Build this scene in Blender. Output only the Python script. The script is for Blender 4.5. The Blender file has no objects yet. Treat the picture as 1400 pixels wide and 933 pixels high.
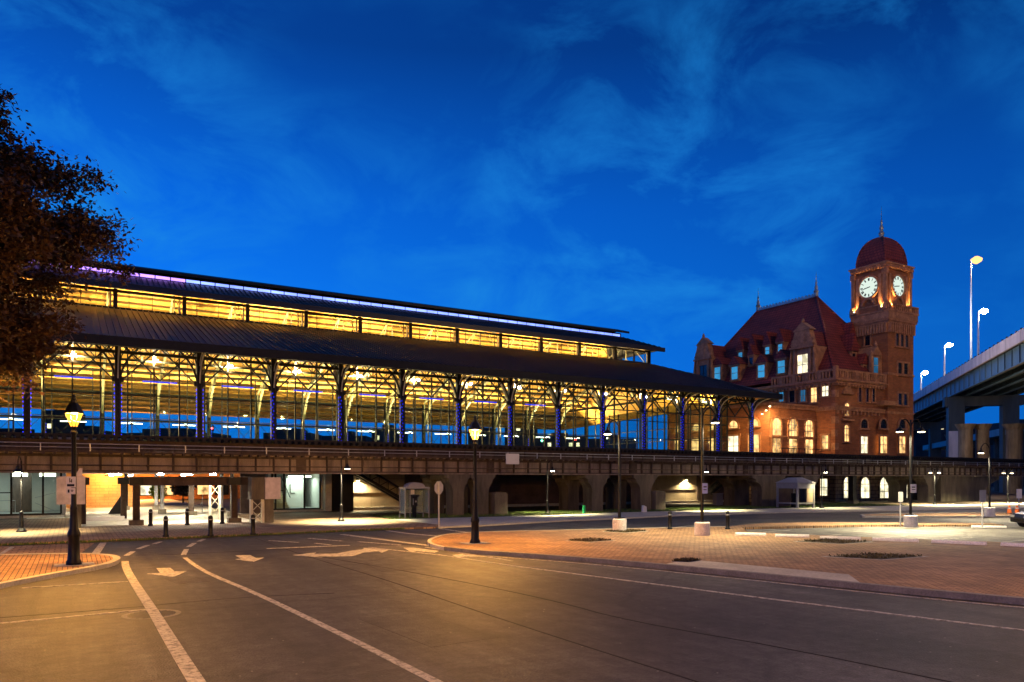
import bpy, math, random
from mathutils import Vector, Matrix
random.seed(7)
R = math.radians
sc = bpy.context.scene
COL = sc.collection
# ---------------------------------------------------------------- camera
EYE = 3.1
cam = bpy.data.cameras.new('camera'); camo = bpy.data.objects.new('camera', cam); COL.objects.link(camo)
camo.location = (0, 0, EYE); camo.rotation_euler = (R(90), 0, R(-30.7))
cam.sensor_width = 36; cam.lens = 26.0; cam.shift_y = 0.1346; cam.clip_start = .1; cam.clip_end = 6000
sc.camera = camo
# ---------------------------------------------------------------- dusk sky
SUN_EL, SUN_ROT = R(-3.0), R(-62)
w = bpy.data.worlds.new('World'); sc.world = w; w.use_nodes = True
nt = w.node_tree; nt.nodes.clear(); L = nt.links
def N(t, **k):
    n = nt.nodes.new(t)
    for a, v in k.items(): setattr(n, a, v)
    return n
out = N('ShaderNodeOutputWorld'); bg = N('ShaderNodeBackground')
sky = N('ShaderNodeTexSky', sky_type='NISHITA', sun_disc=False, sun_elevation=SUN_EL, sun_rotation=SUN_ROT, altitude=50, air_density=1.0, dust_density=.6, ozone_density=3.0)
tc = N('ShaderNodeTexCoord'); sep = N('ShaderNodeSeparateXYZ'); L.new(tc.outputs['Generated'], sep.inputs[0])
def MT(op, a, b=None, c=None, clamp=False):
    n = N('ShaderNodeMath', operation=op); n.use_clamp = clamp
    for i, v in enumerate((a, b, c)):
        if v is None: continue
        if isinstance(v, (int, float)): n.inputs[i].default_value = v
        else: L.new(v, n.inputs[i])
    return n.outputs[0]
def MIX(fac, a, b, mode='MIX'):
    n = N('ShaderNodeMix', data_type='RGBA', blend_type=mode)
    for k, v in ((0, fac), (6, a), (7, b)):
        if isinstance(v, (int, float)): n.inputs[k].default_value = v
        elif isinstance(v, tuple): n.inputs[k].default_value = (*v, 1)
        else: L.new(v, n.inputs[k])
    return n.outputs[2]
el = MT('MAXIMUM', sep.outputs[2], 0.0)
# afterglow side: brighter towards the west (picture left)
az = MT('ADD', MT('MULTIPLY', sep.outputs[0], -.80), MT('MULTIPLY', sep.outputs[1], .60))
azf = MT('MULTIPLY_ADD', az, .5, .5, clamp=True)
ramp = N('ShaderNodeValToRGB'); L.new(el, ramp.inputs[0]); cr = ramp.color_ramp
cr.elements[0].position = 0; cr.elements[0].color = (.003, .160, .70, 1)
cr.elements[1].position = 1; cr.elements[1].color = (.0005, .006, .04, 1)
for p, c in ((.18, (.002, .130, .62)), (.34, (.0012, .085, .46)), (.50, (.0008, .034, .20))):
    e = cr.elements.new(p); e.color = (*c, 1)
gain = MT('MULTIPLY_ADD', azf, 1.15, .30)
gcol = N('ShaderNodeCombineXYZ')
for i in range(3): L.new(gain, gcol.inputs[i])
base = MIX(1.0, ramp.outputs[0], gcol.outputs[0], 'MULTIPLY')
# thin clouds, laid out on a flat cloud deck
mp = N('ShaderNodeMapping'); mp.inputs['Rotation'].default_value = (R(14), R(-12), 0); mp.inputs['Scale'].default_value = (1.0, 1.0, 1.9); mp.inputs['Location'].default_value = (1.3, .4, .35)
L.new(tc.outputs['Generated'], mp.inputs[0])
n1 = N('ShaderNodeTexNoise'); n1.inputs['Scale'].default_value = 6.0; n1.inputs['Detail'].default_value = 7; n1.inputs['Roughness'].default_value = .62; n1.inputs['Distortion'].default_value = .5
L.new(mp.outputs[0], n1.inputs['Vector'])
n2 = N('ShaderNodeTexNoise'); n2.inputs['Scale'].default_value = 1.9; n2.inputs['Detail'].default_value = 3
L.new(mp.outputs[0], n2.inputs['Vector'])
cl = MT('MULTIPLY', MT('MULTIPLY_ADD', n1.outputs[0], 4.4, -1.95, clamp=True), MT('MULTIPLY_ADD', n2.outputs[0], 4.5, -1.6, clamp=True))
col = MIX(MT('MULTIPLY', cl, .58), base, (.010, .20, .56))
skm = MIX(1.0, sky.outputs[0], (.2, .5, 1.0), 'MULTIPLY')
fin = MIX(.10, col, skm)
L.new(fin, bg.inputs[0]); bg.inputs[1].default_value = 1.0
L.new(bg.outputs[0], out.inputs[0])
# weak last light from below the western horizon
sl = bpy.data.lights.new('afterglow_sun', 'SUN'); sl.energy = .015; sl.angle = R(20); sl.color = (.75, .8, 1)
so = bpy.data.objects.new('afterglow_sun', sl); COL.objects.link(so); so.rotation_euler = (R(70), 0, R(118))
vs = sc.view_settings; vs.view_transform = 'Standard'; vs.look = 'None'; vs.exposure = 0.6; vs.gamma = 1; vs.use_curve_mapping = False
cy = sc.cycles
cy.use_denoising = True; cy.sample_clamp_indirect = 6; cy.sample_clamp_direct = 0
cy.max_bounces = 6; cy.diffuse_bounces = 3; cy.glossy_bounces = 3; cy.transmission_bounces = 4; cy.transparent_max_bounces = 16
cy.caustics_reflective = False; cy.caustics_refractive = False
# ---------------------------------------------------------------- picture -> place helpers (used once, to read sizes off the survey of the photo)
FX, FY = .5105, .8599
def ray(px): k = (px - 700) / 1011; return FX + k * FY, FY - k * FX
def G(px, py, z=0):
    d = (EYE - z) * 1011 / (py - 655); a, b = ray(px); return d * a, d * b
def atY(px, py, Y):
    a, b = ray(px); t = Y / b; return t * a, EYE + t * (655 - py) / 1011
def atX(px, py, X):
    a, b = ray(px); t = X / a; return t * b, EYE + t * (655 - py) / 1011
# ---------------------------------------------------------------- materials
def mat(name, c, rough=.75, metal=0, var=.25, scale=1.2, detail=5, bump=0, spec=.4, streak=0, fine=0):
    m = bpy.data.materials.new(name); m.use_nodes = True; t = m.node_tree; p = t.nodes['Principled BSDF']
    p.inputs['Roughness'].default_value = rough; p.inputs['Metallic'].default_value = metal; p.inputs['Specular IOR Level'].default_value = spec
    g = t.nodes.new('ShaderNodeNewGeometry'); n = t.nodes.new('ShaderNodeTexNoise')
    n.inputs['Scale'].default_value = scale; n.inputs['Detail'].default_value = detail; n.inputs['Roughness'].default_value = .65
    vec = g.outputs['Position']
    if streak:
        mpn = t.nodes.new('ShaderNodeMapping'); mpn.inputs['Scale'].default_value = (1, 1, streak); t.links.new(vec, mpn.inputs[0]); vec = mpn.outputs[0]
    t.links.new(vec, n.inputs['Vector'])
    r = t.nodes.new('ShaderNodeMapRange'); r.inputs[1].default_value = .3; r.inputs[2].default_value = .7
    t.links.new(n.outputs[0], r.inputs[0])
    mx = t.nodes.new('ShaderNodeMix'); mx.data_type = 'RGBA'
    mx.inputs[6].default_value = (*[v * (1 - var) for v in c], 1); mx.inputs[7].default_value = (*[min(1, v * (1 + var)) for v in c], 1)
    t.links.new(r.outputs[0], mx.inputs[0]); co = mx.outputs[2]
    if fine:
        n3 = t.nodes.new('ShaderNodeTexNoise'); n3.inputs['Scale'].default_value = fine; n3.inputs['Detail'].default_value = 2
        t.links.new(g.outputs['Position'], n3.inputs['Vector'])
        r3 = t.nodes.new('ShaderNodeMapRange'); r3.inputs[1].default_value = .3; r3.inputs[2].default_value = .75; r3.inputs[3].default_value = .8; r3.inputs[4].default_value = 1.22
        t.links.new(n3.outputs[0], r3.inputs[0])
        m3 = t.nodes.new('ShaderNodeMix'); m3.data_type = 'RGBA'; m3.blend_type = 'MULTIPLY'; m3.inputs[0].default_value = 1
        t.links.new(co, m3.inputs[6]); t.links.new(r3.outputs[0], m3.inputs[7]); co = m3.outputs[2]
    t.links.new(co, p.inputs['Base Color'])
    if bump:
        b = t.nodes.new('ShaderNodeBump'); b.inputs['Strength'].default_value = bump; b.inputs['Distance'].default_value = .02
        nb = t.nodes.new('ShaderNodeTexNoise'); nb.inputs['Scale'].default_value = (fine or 30); nb.inputs['Detail'].default_value = 3
        t.links.new(g.outputs['Position'], nb.inputs['Vector']); t.links.new(nb.outputs[0], b.inputs['Height']); t.links.new(b.outputs[0], p.inputs['Normal'])
    return m
def emat(name, c, s, var=0, scale=3):
    m = bpy.data.materials.new(name); m.use_nodes = True; t = m.node_tree; t.nodes.clear()
    o = t.nodes.new('ShaderNodeOutputMaterial'); e = t.nodes.new('ShaderNodeEmission'); e.inputs[0].default_value = (*c, 1); e.inputs[1].default_value = s
    if var:
        g = t.nodes.new('ShaderNodeNewGeometry'); n = t.nodes.new('ShaderNodeTexNoise'); n.inputs['Scale'].default_value = scale; n.inputs['Detail'].default_value = 3
        t.links.new(g.outputs['Position'], n.inputs['Vector'])
        r = t.nodes.new('ShaderNodeMapRange'); r.inputs[1].default_value = .35; r.inputs[2].default_value = .65; r.inputs[3].default_value = s * (1 - var); r.inputs[4].default_value = s * (1 + var)
        t.links.new(n.outputs[0], r.inputs[0]); t.links.new(r.outputs[0], e.inputs[1])
    t.links.new(e.outputs[0], o.inputs[0]); return m
def brickmat(name, c1, c2, mortar, bw, bh, ms, wall=False, rough=.8, rot=0, big=.3):
    m = bpy.data.materials.new(name); m.use_nodes = True; t = m.node_tree; p = t.nodes['Principled BSDF']; p.inputs['Roughness'].default_value = rough; p.inputs['Specular IOR Level'].default_value = .3
    g = t.nodes.new('ShaderNodeNewGeometry'); vec = g.outputs['Position']
    if wall:
        s = t.nodes.new('ShaderNodeSeparateXYZ'); t.links.new(vec, s.inputs[0]); a = t.nodes.new('ShaderNodeMath'); t.links.new(s.outputs[0], a.inputs[0]); t.links.new(s.outputs[1], a.inputs[1])
        cb = t.nodes.new('ShaderNodeCombineXYZ'); t.links.new(a.outputs[0], cb.inputs[0]); t.links.new(s.outputs[2], cb.inputs[1]); vec = cb.outputs[0]
    mpn = t.nodes.new('ShaderNodeMapping'); mpn.inputs['Rotation'].default_value = (0, 0, R(rot)); t.links.new(vec, mpn.inputs[0])
    b = t.nodes.new('ShaderNodeTexBrick'); b.inputs['Scale'].default_value = 1; b.inputs['Brick Width'].default_value = bw; b.inputs['Row Height'].default_value = bh; b.inputs['Mortar Size'].default_value = ms
    b.inputs['Color1'].default_value = (*c1, 1); b.inputs['Color2'].default_value = (*c2, 1); b.inputs['Mortar'].default_value = (*mortar, 1); b.inputs['Bias'].default_value = 0
    t.links.new(mpn.outputs[0], b.inputs['Vector'])
    n = t.nodes.new('ShaderNodeTexNoise'); n.inputs['Scale'].default_value = .5; n.inputs['Detail'].default_value = 7; n.inputs['Roughness'].default_value = .7; t.links.new(g.outputs['Position'], n.inputs['Vector'])
    r = t.nodes.new('ShaderNodeMapRange'); r.inputs[1].default_value = .3; r.inputs[2].default_value = .7; r.inputs[3].default_value = 1 - big; r.inputs[4].default_value = 1 + big; t.links.new(n.outputs[0], r.inputs[0])
    mx = t.nodes.new('ShaderNodeMix'); mx.data_type = 'RGBA'; mx.blend_type = 'MULTIPLY'; mx.inputs[0].default_value = 1
    t.links.new(b.outputs[0], mx.inputs[6]); t.links.new(r.outputs[0], mx.inputs[7]); t.links.new(mx.outputs[2], p.inputs['Base Color'])
    bp = t.nodes.new('ShaderNodeBump'); bp.inputs['Strength'].default_value = .4; bp.inputs['Distance'].default_value = .01; bp.invert = True
    t.links.new(b.outputs['Fac'], bp.inputs['Height']); t.links.new(bp.outputs[0], p.inputs['Normal'])
    return m
def glassmat(name, tint=(1, 1, 1), gl=.10):
    m = bpy.data.materials.new(name); m.use_nodes = True; t = m.node_tree; t.nodes.clear()
    o = t.nodes.new('ShaderNodeOutputMaterial'); a = t.nodes.new('ShaderNodeBsdfTransparent'); a.inputs[0].default_value = (*tint, 1)
    b = t.nodes.new('ShaderNodeBsdfGlossy'); b.inputs['Roughness'].default_value = .02
    fr = t.nodes.new('ShaderNodeLayerWeight'); fr.inputs[0].default_value = gl; mx = t.nodes.new('ShaderNodeMixShader')
    t.links.new(fr.outputs['Fresnel'], mx.inputs[0]); t.links.new(a.outputs[0], mx.inputs[1]); t.links.new(b.outputs[0], mx.inputs[2]); t.links.new(mx.outputs[0], o.inputs[0])
    return m
def frostmat():
    m = glassmat('dusty_glass', (.9, .95, .92), .1); t = m.node_tree; o = t.nodes['Material Output']; src = o.inputs[0].links[0].from_socket; d = t.nodes.new('ShaderNodeBsdfDiffuse'); d.inputs[0].default_value = (.45, .55, .50, 1)
    x = t.nodes.new('ShaderNodeMixShader'); x.inputs[0].default_value = .3; t.links.new(src, x.inputs[1]); t.links.new(d.outputs[0], x.inputs[2]); t.links.new(x.outputs[0], o.inputs[0]); return m
def paintmat(name, c, under):
    m = mat(name, c, rough=.7, var=.25, scale=4, fine=40); t = m.node_tree; p = t.nodes['Principled BSDF']; src = p.inputs['Base Color'].links[0].from_socket
    g = t.nodes.new('ShaderNodeNewGeometry'); n = t.nodes.new('ShaderNodeTexNoise'); n.inputs['Scale'].default_value = 7; n.inputs['Detail'].default_value = 9; n.inputs['Roughness'].default_value = .75; t.links.new(g.outputs['Position'], n.inputs['Vector'])
    r = t.nodes.new('ShaderNodeMapRange'); r.inputs[1].default_value = .47; r.inputs[2].default_value = .62; r.inputs[4].default_value = .9; t.links.new(n.outputs[0], r.inputs[0])
    x = t.nodes.new('ShaderNodeMix'); x.data_type = 'RGBA'; x.inputs[7].default_value = (*under, 1); t.links.new(r.outputs[0], x.inputs[0]); t.links.new(src, x.inputs[6]); t.links.new(x.outputs[2], p.inputs['Base Color']); return m
def asphaltmat(name, c):
    m = mat(name, c, rough=.68, var=.50, scale=.20, detail=10, bump=.9, spec=.4, fine=26)
    t = m.node_tree; p = t.nodes['Principled BSDF']; src = p.inputs['Base Color'].links[0].from_socket
    g = t.nodes.new('ShaderNodeNewGeometry')
    # paving seams along the road, cracks and pale grit
    v = t.nodes.new('ShaderNodeTexVoronoi'); v.feature = 'DISTANCE_TO_EDGE'; v.inputs['Scale'].default_value = .09
    nn = t.nodes.new('ShaderNodeTexNoise'); nn.inputs['Scale'].default_value = .5; nn.inputs['Detail'].default_value = 6
    ad = t.nodes.new('ShaderNodeMix'); ad.data_type = 'RGBA'; ad.blend_type = 'ADD'; ad.inputs[0].default_value = 1.6
    t.links.new(g.outputs['Position'], nn.inputs['Vector']); t.links.new(g.outputs['Position'], ad.inputs[6]); t.links.new(nn.outputs['Color'], ad.inputs[7]); t.links.new(ad.outputs[2], v.inputs['Vector'])
    r = t.nodes.new('ShaderNodeMapRange'); r.inputs[1].default_value = .0; r.inputs[2].default_value = .012; r.inputs[3].default_value = .55; r.inputs[4].default_value = 1
    t.links.new(v.outputs['Distance'], r.inputs[0])
    m1 = t.nodes.new('ShaderNodeMix'); m1.data_type = 'RGBA'; m1.blend_type = 'MULTIPLY'; m1.inputs[0].default_value = 1
    t.links.new(src, m1.inputs[6]); t.links.new(r.outputs[0], m1.inputs[7])
    sp = t.nodes.new('ShaderNodeTexVoronoi'); sp.inputs['Scale'].default_value = 2.2; t.links.new(g.outputs['Position'], sp.inputs['Vector'])
    rs = t.nodes.new('ShaderNodeMapRange'); rs.inputs[1].default_value = .05; rs.inputs[2].default_value = .03; t.links.new(sp.outputs['Distance'], rs.inputs[0])
    m2 = t.nodes.new('ShaderNodeMix'); m2.data_type = 'RGBA'; m2.inputs[7].default_value = (.28, .26, .22, 1)
    # mid-scale wear blotches and wheel-polished streaks running along the lanes
    def layer(src, scl, sc3, lo, hi, a, b_):
        mpn = t.nodes.new('ShaderNodeMapping'); mpn.inputs['Scale'].default_value = sc3; t.links.new(g.outputs['Position'], mpn.inputs[0])
        nz = t.nodes.new('ShaderNodeTexNoise'); nz.inputs['Scale'].default_value = scl; nz.inputs['Detail'].default_value = 6; nz.inputs['Roughness'].default_value = .7; t.links.new(mpn.outputs[0], nz.inputs['Vector'])
        rr = t.nodes.new('ShaderNodeMapRange'); rr.inputs[1].default_value = lo; rr.inputs[2].default_value = hi; rr.inputs[3].default_value = a; rr.inputs[4].default_value = b_; t.links.new(nz.outputs[0], rr.inputs[0])
        mm = t.nodes.new('ShaderNodeMix'); mm.data_type = 'RGBA'; mm.blend_type = 'MULTIPLY'; mm.inputs[0].default_value = 1; t.links.new(src, mm.inputs[6]); t.links.new(rr.outputs[0], mm.inputs[7]); return mm.outputs[2]
    o = layer(m1.outputs[2], 2.2, (1, 1, 1), .35, .65, .62, 1.35); o = layer(o, 1.0, (1.1, .05, 1), .38, .62, .68, 1.28); o = layer(o, 9, (1, 1, 1), .35, .65, .72, 1.28); o = layer(o, .11, (1, 1, 1), .4, .6, .6, 1.3)
    t.links.new(rs.outputs[0], m2.inputs[0]); t.links.new(o, m2.inputs[6]); t.links.new(m2.outputs[2], p.inputs['Base Color'])
    return m
M = dict(
 asphalt=asphaltmat('asphalt', (.050, .047, .045)),
 asphalt2=asphaltmat('lot_asphalt', (.13, .125, .11)),
 patch=asphaltmat('patch_asphalt', (.036, .034, .033)),
 earth=mat('earth', (.06, .05, .04), var=.4),
 paver=brickmat('brick_paving', (.38, .23, .115), (.26, .15, .08), (.06, .04, .03), .30, .15, .014, rot=90, big=.4),
 paver2=brickmat('square_paving', (.30, .20, .12), (.22, .14, .085), (.09, .06, .04), .45, .45, .03, big=.4),
 concrete=mat('concrete_paving', (.42, .40, .34), var=.2, scale=.8, fine=12),
 kerb=mat('granite_kerb', (.17, .16, .15), var=.3, scale=2, fine=20, bump=.3),
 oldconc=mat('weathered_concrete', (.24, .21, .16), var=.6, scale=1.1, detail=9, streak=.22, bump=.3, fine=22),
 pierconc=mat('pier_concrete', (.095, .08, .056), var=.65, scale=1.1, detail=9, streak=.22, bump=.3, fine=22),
 frost=frostmat(),
 bluestone=mat('painted_box', (.48, .42, .42), var=.25, scale=2),
 paint=paintmat('road_paint', (.47, .445, .39), (.07, .066, .062)), tar=mat('tar_seam', (.024, .022, .021), rough=.85, var=.4, scale=8, spec=.1),
 grass=mat('grass_blade', (.06, .10, .02), var=.5, scale=3),
 weed=mat('dry_weed', (.07, .06, .022), var=.5, scale=5),
 soil=mat('soil', (.05, .035, .02), var=.5, scale=6, bump=.5),
 black=mat('black_paint', (.004, .004, .005), rough=.45, var=.3, scale=3, spec=.22),
 steel=mat('dark_steel', (.007, .007, .008), rough=.5, var=.4, scale=2, spec=.25),
 cream=mat('cream_steel', (.50, .48, .38), rough=.5, var=.15),
 cream2=mat('dull_cream_steel', (.27, .25, .18), rough=.55, var=.25),
 galv=mat('galvanised_steel', (.42, .42, .44), rough=.45, metal=.6, var=.2),
 alum=mat('grey_metal', (.24, .24, .25), rough=.5, metal=.2, var=.15),
 rust=mat('rusty_girder', (.185, .145, .115), var=.6, scale=1.3, detail=9, streak=.18, rough=.75, fine=16),
 rust_shade=mat('dark_girder', (.055, .036, .026), var=.5, scale=1.1, detail=8, streak=.3, rough=.8, fine=6),
 tie=mat('timber_tie', (.008, .006, .005), var=.4),
 roof=mat('seamed_metal_roof', (.022, .020, .022), rough=.42, var=.35, scale=.6, spec=.35),
 wood=mat('timber_ceiling', (.60, .31, .07), var=.35, scale=1.4, streak=1, rough=.65, fine=5),
 purlin=mat('timber_purlin', (.10, .05, .015), var=.2, scale=1),
 glass=glassmat('clear_glass', (.86, .90, .87), .12),
 glass2=glassmat('shop_glass', (.86, .93, .90), .14),
 brick=brickmat('station_brick', (.36, .12, .038), (.26, .085, .028), (.20, .10, .05), .55, .2, .02, wall=True, rough=.85),
 stone=mat('terracotta_trim', (.37, .165, .07), var=.45, scale=1.5, fine=8, bump=.3),
 rust_base=brickmat('rusticated_base', (.30, .22, .14), (.25, .18, .11), (.10, .07, .05), 1.1, .5, .05, wall=True),
 tile=brickmat('red_roof_tile', (.27, .045, .028), (.20, .034, .022), (.09, .016, .012), .5, .42, .05, wall=True, rough=.7),
 copper=mat('patina_metal', (.34, .36, .33), rough=.5, metal=.5, var=.3),
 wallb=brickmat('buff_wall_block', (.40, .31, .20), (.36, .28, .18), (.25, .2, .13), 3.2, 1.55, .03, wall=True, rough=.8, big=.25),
 darkwall=mat('dark_shade', (.09, .06, .05), var=.4, scale=1),
 white=mat('white_panel', (.60, .60, .58), var=.08),
 leaf=mat('leaf', (.055, .026, .011), var=.6, scale=2.2, rough=.6),
 leaf2=mat('bright_leaf', (.30, .42, .03), var=.4, scale=6),
 bark=mat('bark', (.05, .035, .025), var=.5, scale=5, bump=.5),
 orange=mat('cone_orange', (.80, .17, .03), var=.1), rubber=mat('rubber', (.02, .02, .02), rough=.8),
 car=mat('car_paint', (.004, .005, .010), rough=.4, var=.1, spec=.4),
 green=mat('green_post', (.02, .45, .14), var=.1),
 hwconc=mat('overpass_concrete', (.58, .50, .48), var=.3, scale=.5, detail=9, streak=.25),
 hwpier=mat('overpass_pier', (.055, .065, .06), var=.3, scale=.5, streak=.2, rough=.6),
 hwsteel=mat('overpass_steel', (.10, .17, .21), var=.35, scale=.5, streak=.2, rough=.45),
 city=mat('city_facade', (.03, .03, .035), var=.4, scale=.3),

 bulb=emat('lamp_bulb', (1, .80, .45), 16),
 bulbw=emat('white_bulb', (.95, .97, 1), 120),
 bulbg=emat('greenish_bulb', (1, .92, .62), 45),
 tube=emat('white_tube', (1, .93, .72), 7),
 blue=emat('blue_led', (.012, .03, 1), 2),
 blue2=emat('blue_led_far', (.012, .03, 1), .9),
 bluedim=emat('blue_tube', (.012, .03, .8), .8),
 ledwhite=emat('cool_led', (.20, .29, 1.0), 1.7, .25, .4),
 ledviolet=emat('violet_led', (.42, .22, 1.0), 2.0, .25, .4),
 clock=emat('clock_glow', (.82, .97, .86), .62),
 winwarm=emat('warm_window', (1, .56, .20), .95, .75, .9),
 winwhite=emat('white_window', (1, .90, .58), 1.0, .55, .8),
 winsky=emat('sky_reflection_window', (.06, .42, .85), .42, .25, .5),  # emission paints the blue sky reflected in the pane
 winskydim=emat('dim_sky_reflection', (.03, .16, .32), .45, .3, .5),  # dimmer painted sky reflection
 windark=mat('dark_pane', (.01, .012, .02), rough=.12, var=.2),
 blindw=emat('lit_blind', (1, .62, .25), .42, .3, 2), blindb=emat('sky_reflection_blind', (.05, .26, .5), .22, .3, 2),  # blue blind glows to match the painted sky reflection
 red=emat('red_lamp', (1, .06, .05), 12), greenl=emat('green_signal', (.15, 1, .6), 14),
 citywin=emat('city_window', (1, .85, .5), 1.6, .6, .3),
)
def glowglass(name, c, st):
    m = emat(name, c, st); t = m.node_tree; e = t.nodes['Emission']; o = t.nodes['Material Output']; a = t.nodes.new('ShaderNodeAddShader'); tr = t.nodes.new('ShaderNodeBsdfTransparent'); tr.inputs[0].default_value = (.9, .8, .6, 1)
    t.links.new(e.outputs[0], a.inputs[0]); t.links.new(tr.outputs[0], a.inputs[1]); t.links.new(a.outputs[0], o.inputs[0]); return m
M['sodium'] = glowglass('sodium_glass', (1, .32, .025), 1.5)
# ---------------------------------------------------------------- mesh builder
class MB:
    def __init__(s): s.v = []; s.f = []
    def add(s, vs, fs):
        o = len(s.v); s.v += [tuple(p) for p in vs]; s.f += [tuple(i + o for i in f) for f in fs]
    def box(s, x0, x1, y0, y1, z0, z1):
        s.add([(x0, y0, z0), (x1, y0, z0), (x1, y1, z0), (x0, y1, z0), (x0, y0, z1), (x1, y0, z1), (x1, y1, z1), (x0, y1, z1)],
              [(0, 3, 2, 1), (4, 5, 6, 7), (0, 1, 5, 4), (1, 2, 6, 5), (2, 3, 7, 6), (3, 0, 4, 7)]); return s
    def cbox(s, c, sx, sy, sz): return s.box(c[0] - sx / 2, c[0] + sx / 2, c[1] - sy / 2, c[1] + sy / 2, c[2] - sz / 2, c[2] + sz / 2)
    def quad(s, *p): s.add(p, [tuple(range(len(p)))]); return s
    def prism(s, poly, z0, z1):
        n = len(poly); a = sum(poly[i][0] * poly[(i + 1) % n][1] - poly[(i + 1) % n][0] * poly[i][1] for i in range(n))
        if a < 0: poly = poly[::-1]
        s.add([(x, y, z0) for x, y in poly] + [(x, y, z1) for x, y in poly],
              [tuple(range(n - 1, -1, -1)), tuple(range(n, 2 * n))] + [(i, (i + 1) % n, n + (i + 1) % n, n + i) for i in range(n)]); return s
    def extrude(s, pts, d):   # planar polygon pts (3D) pushed along d
        n = len(pts); d = Vector(d); s.add([tuple(Vector(p)) for p in pts] + [tuple(Vector(p) + d) for p in pts],
              [tuple(range(n - 1, -1, -1)), tuple(range(n, 2 * n))] + [(i, (i + 1) % n, n + (i + 1) % n, n + i) for i in range(n)]); return s
    def beam(s, p, q, w, h=None):
        h = h or w; p = Vector(p); q = Vector(q); d = (q - p).normalized(); up = Vector((0, 0, 1)) if abs(d.z) < .98 else Vector((0, 1, 0))
        a = d.cross(up).normalized() * w / 2; b = a.cross(d).normalized() * h / 2
        s.add([p - a - b, p + a - b, p + a + b, p - a + b, q - a - b, q + a - b, q + a + b, q - a + b],
              [(0, 3, 2, 1), (4, 5, 6, 7), (0, 1, 5, 4), (1, 2, 6, 5), (2, 3, 7, 6), (3, 0, 4, 7)]); return s
    def path(s, pts, w, h=None):
        for a, b in zip(pts, pts[1:]): s.beam(a, b, w, h)
        return s
    def tube(s, pts, r, n=8):
        pts = [Vector(p) for p in pts]; rs = r if isinstance(r, (list, tuple)) else [r] * len(pts); o = len(s.v); fs = []
        for i, p in enumerate(pts):
            d = (pts[min(i + 1, len(pts) - 1)] - pts[max(i - 1, 0)]).normalized(); up = Vector((0, 0, 1)) if abs(d.z) < .95 else Vector((1, 0, 0))
            a = d.cross(up).normalized(); b = d.cross(a)
            for k in range(n): t = 2 * math.pi * k / n; s.v.append(tuple(p + (a * math.cos(t) + b * math.sin(t)) * rs[i]))
        for i in range(len(pts) - 1):
            for k in range(n): fs.append((o + i * n + k, o + i * n + (k + 1) % n, o + (i + 1) * n + (k + 1) % n, o + (i + 1) * n + k))
        fs.append(tuple(o + k for k in range(n))); fs.append(tuple(o + (len(pts) - 1) * n + k for k in range(n - 1, -1, -1)))
        s.f += fs; return s
    def lathe(s, prof, n=16, c=(0, 0, 0), rot=0, sx=1, sy=1):
        o = len(s.v); m = len(prof)
        for r, z in prof:
            for k in range(n): t = 2 * math.pi * k / n + rot; s.v.append((c[0] + r * math.cos(t) * sx, c[1] + r * math.sin(t) * sy, c[2] + z))
        for i in range(m - 1):
            for k in range(n): s.f.append((o + i * n + k, o + i * n + (k + 1) % n, o + (i + 1) * n + (k + 1) % n, o + (i + 1) * n + k))
        s.f.append(tuple(o + k for k in range(n - 1, -1, -1))); s.f.append(tuple(o + (m - 1) * n + k for k in range(n))); return s
    def disc(s, c, nrm, r, n=32):
        nrm = Vector(nrm).normalized(); up = Vector((0, 0, 1)) if abs(nrm.z) < .9 else Vector((1, 0, 0)); a = up.cross(nrm).normalized(); b = nrm.cross(a); c = Vector(c)
        s.add([c + (a * math.cos(2 * math.pi * k / n) + b * math.sin(2 * math.pi * k / n)) * r for k in range(n)], [tuple(range(n))]); return s
    def build(s, name, m, parent=None, smooth=False):
        me = bpy.data.meshes.new(name); o = wloc(parent); 
        me.from_pydata([(x - o[0], y - o[1], z - o[2]) for x, y, z in s.v], [], s.f); me.update()
        me.materials.append(M[m] if isinstance(m, str) else m)
        if smooth: me.polygons.foreach_set('use_smooth', [True] * len(me.polygons))
        ob = bpy.data.objects.new(name, me); COL.objects.link(ob)
        if parent: ob.parent = parent
        return ob
def wloc(p):
    o = Vector((0, 0, 0))
    while p: o += p.location; p = p.parent
    return o
def thing(name, label, cat, loc=(0, 0, 0), group=None):
    o = bpy.data.objects.new(name, None); COL.objects.link(o); o.location = loc; o.empty_display_size = .3
    o['label'] = label; o['category'] = cat
    if group: o['group'] = group
    return o
def tag(o, label, cat, group=None):
    o['label'] = label; o['category'] = cat
    if group: o['group'] = group
    return o
def struct(o): o['kind'] = 'structure'; return o
def dup(o, loc=None, rot=None, label=None, parent=None):
    c = o.copy(); COL.objects.link(c)
    if parent: c.parent = parent
    for ch in list(o.children): dup(ch, parent=c)
    if loc: c.location = loc
    if rot is not None: c.rotation_euler[2] = rot
    if label: c['label'] = label
    return c
def light(kind, parent, loc, energy, color, size=.2, aim=None, spot=None, blend=.6, sy=None, name='light_source'):
    l = bpy.data.lights.new(name, kind); l.energy = energy * 3.0; l.color = color
    if kind == 'AREA':
        l.size = size
        if sy: l.shape = 'RECTANGLE'; l.size_y = sy
    else: l.shadow_soft_size = size
    if kind == 'SPOT': l.spot_size = R(spot or 120); l.spot_blend = blend
    o = bpy.data.objects.new(name, l); COL.objects.link(o)
    wl = wloc(parent); o.location = Vector(loc) - wl
    if parent: o.parent = parent
    d = Vector(aim) - Vector(loc) if aim else Vector((0, 0, -1)); o.rotation_euler = d.to_track_quat('-Z', 'Y').to_euler()
    return o
SOD = (1, .47, .10); WARM = (1, .72, .38); GREENISH = (1, .84, .46); COOL = (.85, .95, 1)
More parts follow.
